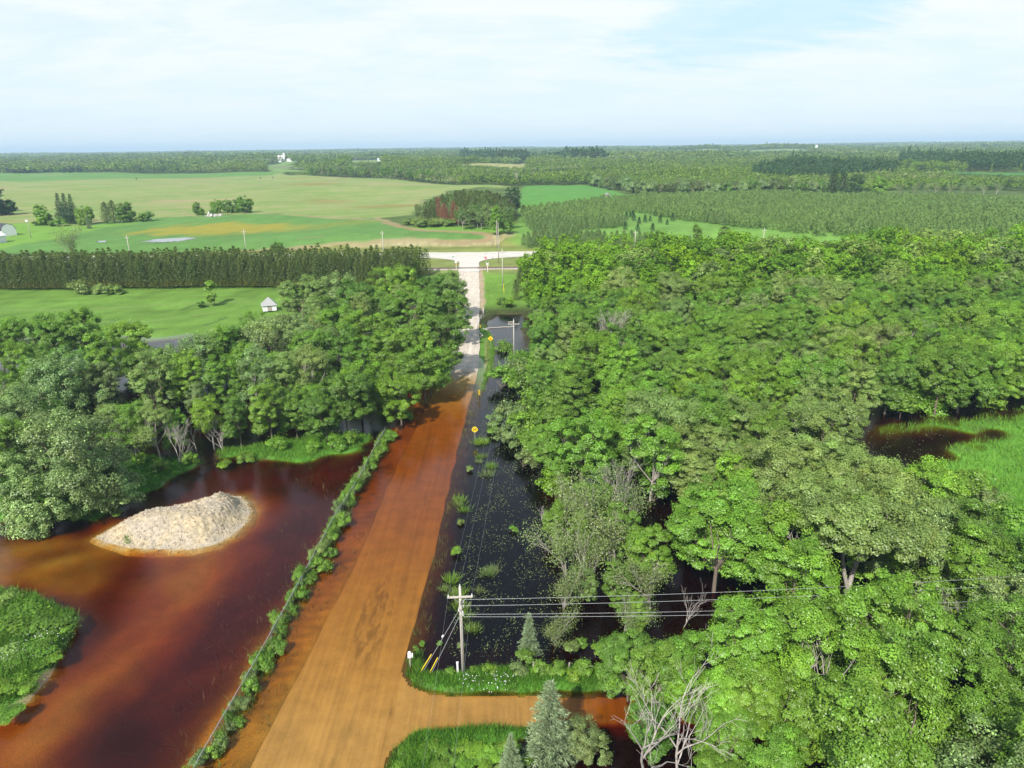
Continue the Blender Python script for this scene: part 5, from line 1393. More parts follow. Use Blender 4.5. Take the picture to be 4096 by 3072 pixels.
grass('marsh_weeds', MARSHW, 5, 1.1, (.13, .15, .045), 7, 'thin weeds standing in the dark marsh water', .05, clump=.1)
grass('ditch_weeds', [(-7.0, 54), (3.5, 53), (3.5, 66), (2.5, 96), (0, 96), (-4, 90), (-6.2, 70)], 22, 1.5, (.17, .22, .08), 8, 'sparse weeds poking through the dark water of the ditch', .07, .30, clump=-.15)
grass('ditch_weeds', [(-7.2, 56), (-5.2, 56), (-4.4, 90), (-4.0, 118), (-6.2, 122), (-6.6, 90)], 14, 1.0, (.18, .23, .08), 9, 'sparse weeds along the drowned road edge', .08, .35, clump=.05)
_ys = np.linspace(56, 127, 16)
grass('verge_weeds', [(float(road_c(y)+road_w(y)*.5+.35), y) for y in _ys]+[(float(road_c(y)+road_w(y)*.5+2.1), y) for y in _ys[::-1]], 14, .95, (.15, .21, .06), 19, 'thin green weeds along the right edge of the flooded road', .06, .35, clump=-.25)
grass('ditch_reeds', [(-3.6, 124), (0, 124), (1, 150), (1.5, 166), (-2.6, 164), (-2.6, 145)], 8, 1.7, (.10, .20, .05), 10, 'green reeds in the ditch beside the dry road', .07, .25, clump=.0)
grass('verge_grass', [(-5.2, 116), (-3.6, 118), (-2.6, 140), (-2.6, 160), (-4.6, 170), (-5.6, 170), (-6.0, 160), (-5.4, 145), (-6.0, 130)], 30, .55, G2, 11, 'bright green grass verge between the dry road and the ditch', .07, mg=.3)
grass('fence_weeds', [(-30, 42), (-23.2, 42), (-22.5, 75), (-21.5, 96), (-25.5, 94), (-29, 78), (-31, 60)], 4, 1.1, (.20, .19, .09), 12, 'faint drowned weeds on the yard side of the fence', .05, .5, clump=-.1)
grass('fence_grass', [(-24.2, 40), (-22.1, 40), (-20.6, 85), (-19.9, 104), (-21.6, 105), (-22.6, 85)], 26, .95, (.135, .215, .055), 13, 'grass growing along the foot of the chain-link fence', .05, .4, clump=-.3)
grass('verge_weeds', [(-21.8, 41), (-20.2, 41), (-18.2, 70), (-17.6, 100), (-20.2, 103), (-20.6, 84)], 10, .55, (.19, .20, .06), 14, 'drowned verge grass between the fence and the flooded road', .05, .5, clump=.2)
grass('yard_weeds', [(-34, 88), (-26, 86), (-25, 94), (-30, 96)], 2.2, 1.1, (.15, .24, .07), 15, 'leafy weeds standing in the dark water behind the gravel pile', .14, .5, clump=.25)
grass('creek_grass', [(-7, 190), (-2.5, 188), (2, 192), (2, 240), (-8.5, 240), (-8, 215)], 2.6, .4, (.15, .30, .05), 16, 'light green grass between the road and the right forest', .10)
def flowers(name, poly, n, seed, label):
    r = np.random.default_rng(seed); P = np.asarray(poly); lo, hi = P.min(0), P.max(0)
    c = r.uniform(lo, hi, (n, 2)); c = c[sdist(P, c[:, 0], c[:, 1]) < 0]
    p = np.column_stack([c, terrain(c[:, 0], c[:, 1])+r.uniform(.35, .7, len(c))])
    V, Q = leaf_quads(r, p, r.normal(size=p.shape)*.3+np.array([0, -.3, 1]), .08, .9)
    me = mesh_np(name, V, Q, None, [MATS['white_paint']]); tag(link(name, me), label, 'flowers', kind='stuff')
flowers('white_flowers', [(-5, 48.6), (0, 48.6), (0, 50), (-5, 50)], 70, 1, 'small white flowers in the grass strip below the utility pole')
flowers('white_flowers', [(-47, 52), (-42, 52), (-42, 57), (-47, 56)], 160, 2, 'small white flowers on the left point')

def floating(name, poly, n, seed, label, size=.13):
    r = np.random.default_rng(seed); P = np.asarray(poly); lo, hi = P.min(0), P.max(0)
    c = r.uniform(lo, hi, (n, 2)); c = c[(sdist(P, c[:, 0], c[:, 1]) < 0) & (terrain(c[:, 0], c[:, 1]) < -.2) & (wav(c[:, 0], c[:, 1], 5, 3)+r.normal(0, .5, len(c)) > .0)]
    p = np.column_stack([c, np.full(len(c), .02)+r.uniform(0, .25, len(c))**2])
    V, Q = leaf_quads(r, p, r.normal(size=p.shape)*.25+np.array([0, 0, 1]), size, .8)
    C = np.array((.20, .25, .10))*(1+r.normal(0, .3, (len(p), 1))); C = np.clip(C, .02, .6)
    me = mesh_np(name, V, Q, None, [MATS['grass_blades']], {'col': np.repeat(C, 4, 0)}); tag(link(name, me), label, 'leaves', kind='stuff')
floating('floating_leaves', [(-6.0, 53), (4.5, 53), (5, 66), (4, 96), (-4, 96), (-6.2, 70)], 5200, 31, 'pale leaves and weed tips flecking the black ditch water')
floating('floating_leaves', [(-6.0, 96), (3, 96), (2, 130), (-4.5, 128)], 1500, 32, 'sparse leaf flecks on the blue-black ditch water', .16)
floating('floating_leaves', [(50, 78), (50, 96), (60, 106), (72, 106), (60, 92), (57, 80)], 1200, 33, 'leaf flecks on the dark marsh water', .18)
# ------------------------------------------------------------------ gravel pile
def gravel_pile():
    P = np.array(PILE); lo, hi = P.min(0)-1, P.max(0)+1
    gx = np.arange(lo[0], hi[0], .13); gy = np.arange(lo[1], hi[1], .13)
    X, Y = np.meshgrid(gx, gy); X, Y = X.ravel(), Y.ravel()
    d = -sdist(P, X, Y)
    c = P.mean(0)
    h = 2.0*smooth(-.2, 4.0, d)
    h += .75*np.exp(-((X-at(1, 1)[0]*0-(c[0]+3.2))/2.6)**2-((Y-(c[1]+2.6))/2.2)**2)*smooth(0, 2, d)
    h += .55*np.exp(-((X-(c[0]+1.0))/2.4)**2-((Y-(c[1]-2.0))/1.7)**2)*smooth(0, 2, d)
    h += .35*np.exp(-((X-(c[0]-4.0))/2.4)**2-((Y-(c[1]-.6))/1.6)**2)*smooth(0, 2, d)
    h += (.13*wav(X, Y, 2.6, 1)+.07*wav(X, Y, 1.1, 2))*smooth(.1, 1.2, d)+np.random.default_rng(4).normal(0, .016, len(X))
    Z = -.62+.62*smooth(-1.4, .1, d)+h
    nx = len(gx); ny = len(gy)
    i = (np.arange(ny-1)[:, None]*nx+np.arange(nx-1)[None, :]).ravel()
    Q = np.stack([i, i+1, i+nx+1, i+nx], 1); Q = Q[d[Q].min(1) > -1.3]
    u, inv = np.unique(Q, return_inverse=True)
    m, t, o = material('gravel')
    Pn = t.add('ShaderNodeTexCoord').outputs['Object']
    vo = t.add('ShaderNodeTexVoronoi', ins={'Scale': 4.5}); t.l.new(Pn, vo.inputs['Vector'])
    bw = t.add('ShaderNodeSeparateColor'); t.l.new(vo.outputs['Color'], bw.inputs[0])
    big = t.rng(t.noise(Pn, .35, 3, .6), .40, .60)
    col = t.mix(big, (.345, .295, .225), (.38, .31, .20))
    col = t.scale(col, t.math('ADD', t.math('MULTIPLY', bw.outputs[0], .32), t.math('ADD', t.math('MULTIPLY', t.noise(Pn, 1.4, 5, .65), .7), .48)))
    p = t.add('ShaderNodeBsdfPrincipled', ins={'Roughness': .95}); t.l.new(col, p.inputs['Base Color']); t.l.new(p.outputs[0], o.inputs[0])
    V = np.stack([X, Y, Z], 1)[u]; F = inv.reshape(-1, 4)
    # loose stones lying on it
    r = np.random.default_rng(8); k = r.choice(np.nonzero(d > -.5)[0], 1500); mb = MB(); mb.raw(V, F)
    for q in k:
        s = r.uniform(.05, .15)
        mb.box((X[q], Y[q], Z[q]+s*.2), (s*1.3, s, s*.8), tuple(r.uniform(0, 3, 3)))
    o = mb.build('gravel_pile', m); tag(o, 'cream gravel pile rising out of the red-brown flood water', 'gravel pile')
    g = grass('pile_weeds', [at(*p) for p in [(500, 2160), (560, 2120), (580, 2150), (540, 2185), (500, 2190)]], 45, .4, G1, 22, 'weeds at the near foot of the gravel pile', .07, zoff=.9, clump=-.2)
gravel_pile()

# ------------------------------------------------------------------ chain-link fence
def fence():
    pts = [at(*p) for p in [(770, 3150), (810, 3072), (1020, 2700), (1150, 2460), (1350, 2080), (1430, 1955), (1480, 1855), (1545, 1735)]]
    P = np.array(pts); seg = np.linalg.norm(np.diff(P, axis=0), axis=1); s = np.concatenate([[0], np.cumsum(seg)]); Lt = s[-1]
    def pos(t): return np.stack([np.interp(t, s, P[:, 0]), np.interp(t, s, P[:, 1])], -1)
    f = thing('chain_link_fence', 'grey chain-link fence overgrown with shrubs between the yard and the flooded road', 'fence', (P[0, 0], P[0, 1], 0))
    o2 = np.array([P[0, 0], P[0, 1], 0]); z0, z1 = -.75, 1.25
    rr = np.random.default_rng(2)
    for t in np.arange(.5, Lt, 3.05):
        x, y = pos(t); m = MB(); ln = rr.normal(0, .03, 2)
        m.tube([np.array([x, y, z0])-o2, np.array([x+ln[0], y+ln[1], z1+.06])-o2], [.04, .04], 8); m.build('post', MATS['galvanised'], f)
    m = MB(); tt = np.linspace(0, Lt, 60); q = pos(tt); m.tube(np.column_stack([q, np.full(60, z1)])-o2, .03, 6); m.build('top_rail', MATS['galvanised'], f)
    m = MB()
    for a, b in ((15.5, 0), (24.6, 0)):
        q0, q1 = pos(a), pos(a+3.0); m.tube([np.append(q0, z1)-o2, np.append(q1, z0+.6)-o2], .028, 6)
    m.build('brace_rail', MATS['galvanised'], f)
    # woven wire: two families of slanted wires
    sp = .09; V = []; Q = []; n = 0; h = z1-z0; w = .0065
    for sgn in (1, -1):
        t0 = np.arange(0, Lt, sp); a = pos(np.clip(t0, 0, Lt)); b = pos(np.clip(t0+sgn*h, 0, Lt))
        mm = (t0+sgn*h >= 0) & (t0+sgn*h <= Lt); a, b = a[mm], b[mm]
        A = np.column_stack([a, np.full(len(a), z0)]); B = np.column_stack([b, np.full(len(b), z1)])
        off = np.array([0, 0, w*1.4]); nrm = np.array([w*1.4*sgn, 0, 0])
        for dd in (off,):
            X = np.stack([A-dd, B-dd, B+dd, A+dd], 1).reshape(-1, 3)-o2
            V.append(X); Q.append(np.arange(len(X)).reshape(-1, 4)+n); n += len(X)
    link('wire_mesh', mesh_np('wire_mesh', np.vstack(V), np.vstack(Q), None, [MATS['fence_wire']]), f)
fence()

# ------------------------------------------------------------------ poles and wires
def insulator(parent, p, h=.2):
    m = MB()
    for i in range(3): m.tube([(p[0], p[1], p[2]+i*h/3), (p[0], p[1], p[2]+i*h/3+h*.22)], [.055-.008*i, .035], 8)
    m.tube([(p[0], p[1], p[2]-.05), (p[0], p[1], p[2]+h)], .018, 6); m.build('insulator', MATS['ceramic'], parent)
def utility_pole(x, y, H, label, arm=None, arm_rot=0., r=.15, name='utility_pole', group=None, z=None, top=.9, mat='pole_wood', simplepole=False):
    z = tz(x, y) if z is None else z
    e = thing(name, label, 'utility pole', (x, y, z), arm_rot, group)
    m = MB(); m.tube([(0, 0, -.5), (0, 0, H*.5), (0, 0, H)], [r, r*.85, r*.66], 10); m.build('pole', MATS[mat], e, True)
    if arm:
        m = MB(); m.box((0, -.17, H-top), (arm, .11, .14)); m.build('crossarm', MATS[mat], e)
        if not simplepole:
            m = MB()
            for s in (-1, 1): m.tube([(s*arm*.26, -.20, H-top-.03), (0, -.16, H-top-.75)], .02, 5)
            m.build('crossarm_brace', MATS['galvanised'], e)
        for s in (-arm*.46, arm*.46): insulator(e, (s, -.17, H-top+.09))
        insulator(e, (0, 0, H), .24)
    return e
def wire(name, pts, label, r=.018, sag=0., mat='wire_metal', group=None):
    pts = np.array(pts, float)
    if len(pts) == 2:
        t = np.linspace(0, 1, 22)[:, None]; L = pts[0]+(pts[1]-pts[0])*t; L[:, 2] -= 4*sag*(t*(1-t))[:, 0]; pts = L
    m = MB(); m.tube(pts, r, 5); o = m.build(name, MATS[mat]); tag(o, label, 'wire', group)
    return o
PX, PY = at(1853, 2690, .4)
mp = utility_pole(PX, PY, 8.9, 'weathered wooden utility pole with one crossarm at the corner of the flooded side road', 2.15, rad(3), .16, z=.3)
PZ = .3
m = MB(); m.tube([(0, -.12, 7.6), (-.12, -1.15, 7.30)], .06, 6); m.build('stub_arm', MATS['pole_wood'], mp)
for p in ((.24, -.05, 7.35), (.22, -.1, 6.95), (-.12, -1.15, 7.35), (-.10, -.35, 6.75), (.18, 0, 6.3), (.18, -.02, 6.05)): insulator(mp, p, .22)
m = MB(); m.tube([(-.03, -.17, .2), (-.03, -.16, 6.2)], .022, 5); m.build('ground_wire', MATS['galvanised'], mp)
RX = 60.0
for i, (za, yb, zb) in enumerate([(7.62, 3.2, 7.9), (7.0, 2.6, 7.4), (6.15, 1.6, 6.5), (5.9, 1.2, 6.1)]):
    wire('power_line', [(PX+.25, PY, PZ+za), (PX+RX, PY+yb, PZ+zb)], ['top power line running from the corner pole right into the forest', 'second power line from the corner pole into the forest', 'upper of the two low wires from the corner pole into the forest', 'lowest wire from the corner pole into the forest'][i], .012, .55, group='power lines running right from the corner pole')
P2 = at(2056, 1430, .2)
P2x, P2y = P2
pole2 = utility_pole(P2x, P2y, 9.0, 'grey utility pole at the forest edge beside the pond', 2.4, 0, .15, z=-.3)
for s, lab in ((-.99, 'left thin line from the corner pole along the road to the next pole'), (.0, 'middle thin line from the corner pole along the road'), (.99, 'right thin line from the corner pole along the road to the next pole')):
    wire('power_line', [(PX+s, PY-.1, PZ+(8.2 if s else 9.1)), (P2x+s, P2y, 7.95 if s else 8.9)], lab, .0042, 1.6, 'galvanised', 'thin lines along the road')
for s, lab in ((-.99, 'left thin line dropping from the crossarm towards the viewer'), (.99, 'right thin line dropping from the crossarm towards the viewer')):
    wire('power_line', [(PX+s, PY-.1, PZ+8.2), (PX+s-1.2, PY-40, 6.5)], lab, .004, 1.5, 'galvanised', 'thin lines along the road')
for i, (gx, gy, za) in enumerate([(1678, 2690, 6.9), (1712, 2700, 6.3)]):
    ax, ay = at(gx, gy, 0.1); A = np.array([ax, ay, 0.0]); B = np.array([PX, PY-.1, PZ+za])
    e = thing('guy_wire', ['left guy wire with yellow guard staying the corner utility pole', 'right guy wire with yellow guard staying the corner utility pole'][i], 'guy wire', tuple(A), 0, 'guy wires of the corner pole')
    D = B-A
    m = MB(); m.tube([(0, 0, -.4), tuple(D)], .017, 5); m.build('cable', MATS['wire_metal'], e)
    m = MB(); m.tube([tuple(D*.02), tuple(D*.30)], .042, 7); m.build('guard', MATS['yellow_guard'], e)
    if i == 0: m = MB(); m.tube([tuple(D*.555), tuple(D*.575), tuple(D*.595)], [.03, .10, .03], 8); m.build('strain_insulator', MATS['ceramic'], e)
for px0, py0, h, lab, arm, dz in [(985, 1005, 9, 'roadside utility pole behind the pines, right of the lone round bush', 1.9, 0), (520, 1020, 8, 'short utility pole peeking over the pines beside the field puddle', 1.6, 0), (1534, 1012, 9, 'utility pole standing before the cut bank', 1.6, 0),
                             (1988, 990, 11.5, 'left of the two tall bare poles by the stop sign, standing in the field edge', None, 0), (1995, 1052, 15, 'taller right one of the two bare poles beside the stop sign', None, 0), (2538, 1012, 9, 'pale utility pole rising behind the middle of the forest', 1.6, 0), (3049, 1003, 9, 'pale utility pole at the clearing above the forest', 2.0, 0), (124, 952, 8.5, 'white yard pole on the farm lawn', None, 0), (24, 692, 11, 'utility pole before the far left tree row', 2.2, 0)]:
    x, y = gp(px0, py0)
    utility_pole(x, y, h, lab, arm, 0, .17, simplepole=True, mat='pale_bark' if arm is None else 'pole_wood')
x, y = gp(124, 952); o = MB(); o.box((x, y-.3, tz(x, y)+8.3), (1.0, .6, .9)).build('yard_lamp', MATS['white_paint']); tag(o if not isinstance(o, MB) else bpy.data.objects['yard_lamp'], 'white box lamp on top of the farm yard pole', 'lamp')
x, y = gp(2011, 1150)
ep = utility_pole(x, y, 12.0, 'slender utility pole with a crossarm in the grass between the crossing and the right forest', 2.6, 0, .17)
x2, y2 = gp(2016, 1172)
m = MB(); m.tube([(0, 0, 0), (-.1, .5, 2.8)], .07, 6); o = m.build('guy_guard', MATS['yellow_guard']); o.location = (x2, y2, tz(x2, y2)); tag(o, 'yellow guy guard post at the foot of the slender utility pole', 'marker post')

# ------------------------------------------------------------------ signs
def text_mesh(s, size, parent, loc, rot, mat, name='lettering'):
    cu = bpy.data.curves.new(name, 'FONT'); cu.body = s; cu.size = size; cu.align_x = 'CENTER'; cu.align_y = 'CENTER'; cu.extrude = .003
    tmp = bpy.data.objects.new(name, cu); COL.objects.link(tmp)
    dg = bpy.context.evaluated_depsgraph_get(); me = bpy.data.meshes.new_from_object(tmp.evaluated_get(dg))
    bpy.data.objects.remove(tmp); me.materials.clear(); me.materials.append(MATS[mat])
    o = link(name, me, parent, loc); o.rotation_euler = rot
    return o
def ngon(n, r, a0=0.): return [(r*math.cos(a0+6.28318*i/n), r*math.sin(a0+6.28318*i/n)) for i in range(n)]
FR = (rad(90), 0, 0)
def sign_at(name, label, px_, py_, zc, ground, post='galvanised', r=.035, cat='sign', rz=0.):
    x, y = at(px_, py_, ground+zc); e = thing(name, label, cat, (x, y, ground), rz)
    m = MB(); m.tube([(0, .04, -1.4), (0, .04, zc+.3)], r, 7); m.build('post', MATS[post], e)
    return e
e = sign_at('railroad_sign', 'round yellow railroad crossing sign with black X beside the flooded road', 1899, 1718, 2.3, -.3)
R_S = .47
m = MB(); m.prism([(a, b+2.3) for a, b in ngon(32, R_S)], -.012, .012); m.build('sign_face', MATS['yellow_sign'], e)
m = MB()
for s in (1, -1): m.box((0, -.016, 2.3), (.86, .006, .085), (0, s*rad(45), 0))
m.build('cross_mark', MATS['black_paint'], e)
text_mesh('R', .26, e, (-.27, -.018, 2.3), FR, 'black_paint'); text_mesh('R', .26, e, (.27, -.018, 2.3), FR, 'black_paint')
e = sign_at('hazard_marker', 'yellow and black diagonally striped marker standing in the flooded verge', 1917, 1570, 1.5, -.4, 'black_paint', .04)
m = MB(); m.box((0, 0, 1.5), (.34, .02, .98)); m.build('sign_face', MATS['yellow_sign'], e)
m = MB()
for k in range(-2, 3):
    zc = 1.5+k*.2; a = .17; V = []
    for yy in (-.012, -.016): V += [(-a, yy, max(1.02, min(1.98, zc-.13))), (a, yy, max(1.02, min(1.98, zc+.07))), (a, yy, max(1.02, min(1.98, zc+.16))), (-a, yy, max(1.02, min(1.98, zc-.04)))]
    m.raw(V, [(0, 1, 2, 3), (4, 7, 6, 5)])
m.build('stripes', MATS['black_paint'], e)
e = sign_at('stop_ahead_sign', 'yellow diamond stop-ahead sign on the verge near the bridge', 1962, 1354, 2.3, .2)
m = MB(); m.prism([(a, b+2.3) for a, b in ngon(4, .62, math.pi/2)], -.012, .012); m.build('sign_face', MATS['yellow_sign'], e)
m = MB(); m.prism([(a, b+2.16) for a, b in ngon(8, .19, math.pi/8)], -.02, -.014); m.build('stop_symbol', MATS['red_paint'], e)
m = MB(); m.prism([(-.09, 2.50), (.09, 2.50), (0, 2.66)], -.02, -.014); m.box((0, -.017, 2.44), (.07, .006, .12)); m.build('arrow', MATS['black_paint'], e)
e = sign_at('stop_sign', 'red octagonal stop sign at the highway corner', 1943, 1031, 2.4, 3.0, 'galvanised', .05)
m = MB(); m.prism([(a, b+2.4) for a, b in ngon(8, .46, math.pi/8)], -.012, .012); m.build('sign_face', MATS['red_paint'], e)
text_mesh('STOP', .34, e, (0, -.016, 2.4), FR, 'white_paint')
def crossbuck(px_, py_, label, back=False):
    e = sign_at('crossbuck_sign', label, px_, py_, 2.8, 2.95, 'white_paint', .07, rz=math.pi if back else 0)
    for s, word in ((1, 'RAILROAD'), (-1, 'CROSSING')):
        m = MB(); m.box((0, -.02-.02*(s > 0), 2.8), (1.25, .02, .23), (0, s*rad(45), 0)); b = m.build('blade', MATS['white_paint'], e)
        text_mesh(word, .15, e, (0, -.034-.02*(s > 0), 2.8), (rad(90), s*rad(45), 0), 'black_paint')
    m = MB(); m.prism([(-.38, 1.95), (0, 1.3), (.38, 1.95)], -.015, .015); m.build('yield_plate', MATS['red_paint'], e)
    m = MB(); m.prism([(-.24, 1.87), (0, 1.46), (.24, 1.87)], -.022, -.017); m.build('yield_centre', MATS['white_paint'], e)
crossbuck(1950, 1056, 'white railroad crossbuck with red yield plate right of the crossing')
crossbuck(1824, 1046, 'white railroad crossbuck seen from behind, left of the crossing', True)
e = sign_at('street_name_sign', 'small green street name sign at the left highway corner', 1812, 1027, 2.9, 3.0, 'galvanised', .04)
m = MB(); m.box((0, 0, 2.9), (.95, .02, .24)); m.build('sign_face', MATS['green_sign'], e)

# ------------------------------------------------------------------ small things near the corner
x, y = at(1640, 2652, .35)
e = thing('mailbox', 'white mailbox on a wooden post at the corner of the flooded side road', 'mailbox', (x, y, .0), rad(8))
m = MB(); m.box((0, 0, .45), (.11, .11, 1.3)); m.build('post', MATS['grey_wood'], e)
m = MB(); m.prism([(-.16, 1.1), (.16, 1.1), (.16, 1.28), (.11, 1.37), (0, 1.41), (-.11, 1.37), (-.16, 1.28)], -.28, .28); m.build('box', MATS['white_paint'], e)
m = MB(); m.box((.18, .05, 1.32), (.02, .12, .06)); m.build('flag', MATS['red_paint'], e)
m = MB(); m.box((.24, -.05, 1.2), (.12, .3, .24)); m.build('newspaper_tube', MATS['white_paint'], e)
x, y = at(1831, 2690, .4)
e = thing('cable_pedestal', 'white marker post in the grass left of the corner utility pole', 'marker post', (x, y, .3))
m = MB(); m.box((0, 0, .55), (.15, .12, 1.2)); m.box((0, 0, 1.17), (.19, .16, .08)); m.build('post', MATS['white_paint'], e)
for px_, py_, h, lab in [(2133, 2680, .9, 'weathered wooden fence post at the back of the grass strip near the small spruce'), (2276, 2675, .7, 'short wooden fence post left of the last one behind the grass strip'), (2396, 2690, .9, 'wooden fence post at the right end of the grass strip')]:
    x, y = at(px_, py_, .35)
    m = MB(); m.tube([(0, 0, -.3), (.03, 0, h)], [.09, .075], 8); o = m.build('fence_post', MATS['grey_wood']); o.location = (x, y, .3); tag(o, lab, 'fence post', 'old wooden fence posts behind the grass strip')
# bridge guardrail
def guardrail(pix, label, dz=.75):
    P = np.array([(*at(px_, py_, zz), zz) for px_, py_, zz in pix]); t = np.linspace(0, len(P)-1, 40)
    C = np.stack([np.interp(t, range(len(P)), P[:, i]) for i in range(3)], 1)
    e = thing('guardrail', label, 'guardrail', tuple(C[0]))
    m = MB(); prof = [(-.16, 0), (-.10, .07), (-.04, .02), (.04, .02), (.10, .07), (.16, 0)]
    d = np.gradient(C, axis=0); nr = np.stack([d[:, 1], -d[:, 0], 0*d[:, 0]], 1); nr = unit(nr)
    V = []; Q = []
    for i in range(40):
        for h, o in prof: V.append(C[i]-C[0]+nr[i]*o+np.array([0, 0, h]))
    for i in range(39):
        for j in range(5): Q.append((i*6+j, i*6+j+1, i*6+7+j, i*6+6+j))
    m.raw(V, Q); m.build('rail', MATS['white_paint'], e)
    for i in range(1, 40, 5):
        m = MB(); p = C[i]-C[0]-nr[i]*-.12; m.box((p[0], p[1], p[2]-.35), (.14, .16, 1.0)); m.build('post', MATS['grey_wood'], e)
guardrail([(1936, 1256, 1.9), (1926, 1262, 1.85), (1916, 1280, 1.6), (1913, 1300, 1.5), (1914, 1316, 1.45), (1920, 1332, 1.4), (1931, 1343, 1.2)], 'white curved guardrail on the right side of the bridge')
x, y = at(1919, 1306, 1.0)
e = thing('bridge_marker', 'small striped bridge marker at the guardrail', 'sign', (x+.1, y, .2)); m = MB(); m.box((0, 0, .9), (.25, .02, .8)); m.build('sign_face', MATS['yellow_sign'], e)
m = MB()
for k in (-.25, 0, .25): m.box((0, -.014, .9+k), (.25, .004, .1), (0, rad(-25), 0))
m.build('stripes', MATS['black_paint'], e)
x, y = gp(1932, 1252)
e = thing('gate_frame', 'narrow white frame post behind the bridge guardrail', 'post', (x, y, tz(x, y)))
for s in (-.16, .16): m = MB(); m.box((s, 0, .7), (.10, .08, 1.5)); m.build('upright', MATS['white_paint'], e)
m = MB(); m.box((0, 0, 1.42), (.22, .07, .1)); m.build('top_bar', MATS['white_paint'], e)
def bridge():
    e = thing('bridge', 'small concrete bridge carrying the gravel road over the creek', 'bridge', (-9.0, 182, 0))
    m = MB(); m.box((.35, 0, .42), (.35, 9.0, .55)); m.build('parapet', MATS['concrete'], e)
    m = MB(); m.box((1.9, 7.2, .35), (4.6, .35, .6), (0, 0, rad(40))); m.build('wing_wall', MATS['concrete'], e)
    m = MB(); m.box((1.5, -6.6, .2), (3.6, .35, .5), (0, 0, rad(-38))); m.build('wing_wall', MATS['concrete'], e)
bridge()
a = at(1928, 1313, .1); b = at(2052, 1306, .1)
m = MB(); rr = np.random.default_rng(3); m.tube([(*(np.array(a)+(np.array(b)-np.array(a))*t), .08+rr.normal(0, .03)) for t in np.linspace(0, 1, 8)], [.10, .12, .14, .14, .16, .16, .18, .18], 7)
o = m.build('floating_log', MATS['pale_bark']); tag(o, 'long pale log floating across the pond beside the bridge', 'log')
a = at(2032, 1288, .1); m = MB(); m.tube([(a[0], a[1], .08), (a[0]+1.6, a[1]-.2, .1)], .14, 7); o = m.build('floating_log', MATS['pale_bark']); tag(o, 'short pale log floating in the pond by the forest edge', 'log')

# ------------------------------------------------------------------ buildings
def gable(e, w, l, h, rh, wall, roof, over=.35):
    """walls w (x) by l (y), ridge along y"""
    m = MB(); m.box((0, 0, h/2), (w, l, h)); m.prism([(-w/2, h), (w/2, h), (0, h+rh)], -l/2+.01, l/2-.01); m.build('wall', MATS[wall], e)
    m = MB()
    for s in (-1, 1):
        p0 = np.array([s*(w/2+over), h-over*rh/(w/2)]); p1 = np.array([0, h+rh]); t = .14
        V = [(p0[0], y, p0[1]+dz) for y in (-l/2-over, l/2+over) for dz in (.02, t)]+[(p1[0], y, p1[1]+dz) for y in (-l/2-over, l/2+over) for dz in (.02, t)]
        m.raw(V, [(0, 1, 3, 2), (4, 6, 7, 5), (0, 4, 5, 1), (2, 3, 7, 6), (1, 5, 7, 3), (0, 2, 6, 4)])
    return m.build('roof', MATS[roof], e)
def house_windows(e, w, l, zc, n=2):
    for i in range(n):
        m = MB(); x = -w/2+w*(i+1)/(n+1)
        m.box((x, -l/2-.02, zc), (.9, .05, 1.3)); f = m.build('window', MATS['white_paint'], e)
        m = MB(); m.box((x, -l/2-.05, zc), (.72, .03, 1.1)); m.build('pane', MATS['window_glass'], f)
x, y = at(1072, 1188, 4.7)
e = thing('shed', 'steep grey-roofed shed in the meadow behind the left wood', 'shed', (x, y, 1.0), rad(22), None, (.8, .8, .8)); m = MB(); m.box((0, 0, 1.0), (4.6, 4.6, 2.0)); m.build('wall', MATS['white_wall'], e)
m = MB(); m.raw([(-2.7, -2.7, 1.95), (2.7, -2.7, 1.95), (2.7, 2.7, 1.95), (-2.7, 2.7, 1.95), (0, 0, 4.7)], [(0, 3, 2, 1)], [(0, 1, 4), (1, 2, 4), (2, 3, 4), (3, 0, 4)]); m.build('roof', MATS['grey_roof'], e)
m = MB(); m.box((0, -2.32, .95), (1.5, .06, 1.8)); m.build('door', MATS['grey_wood'], e)
x, y = gp(5, 975)
e = thing('farm_house', 'white house with pale gable wall cut by the left edge', 'house', (x-6, y+4, tz(x, y)), rad(-12), None, (.8, .8, .8)); gable(e, 9.5, 8, 4.0, 2.6, 'white_wall', 'white_wall'); house_windows(e, 9.5, 8, 2.2, 3)
x, y = gp(18, 948)
e = thing('gambrel_barn', 'white barn with dark curved roof behind the house at the left edge', 'barn', (x-5, y+8, tz(x, y)), rad(60), None, (.8, .8, .8))
m = MB(); m.box((0, 0, 1.7), (8.5, 11, 3.4)); pr = [(-4.25, 3.4), (4.25, 3.4), (3.5, 5.2), (2.2, 6.5), (0, 7.2), (-2.2, 6.5), (-3.5, 5.2)]; m.prism(pr, -5.49, 5.49); m.build('wall', MATS['white_wall'], e)
m = MB(); pr2 = [(-4.6, 3.3), (-3.8, 5.35), (-2.35, 6.75), (0, 7.5), (2.35, 6.75), (3.8, 5.35), (4.6, 3.3)]
V = [(a, yy, b) for yy in (-5.45, 5.8) for a, b in pr2]+[(a*.975, yy, b-.1) for yy in (-5.45, 5.8) for a, b in pr2]
m.raw(V, [(i, i+1, 8+i, 7+i) for i in range(6)]+[(14+i, 21+i, 22+i, 15+i) for i in range(6)]+[(i, 14+i, 15+i, i+1) for i in range(6)]+[(7+i, 8+i, 22+i, 21+i) for i in range(6)]); m.build('roof', MATS['dark_roof'], e)
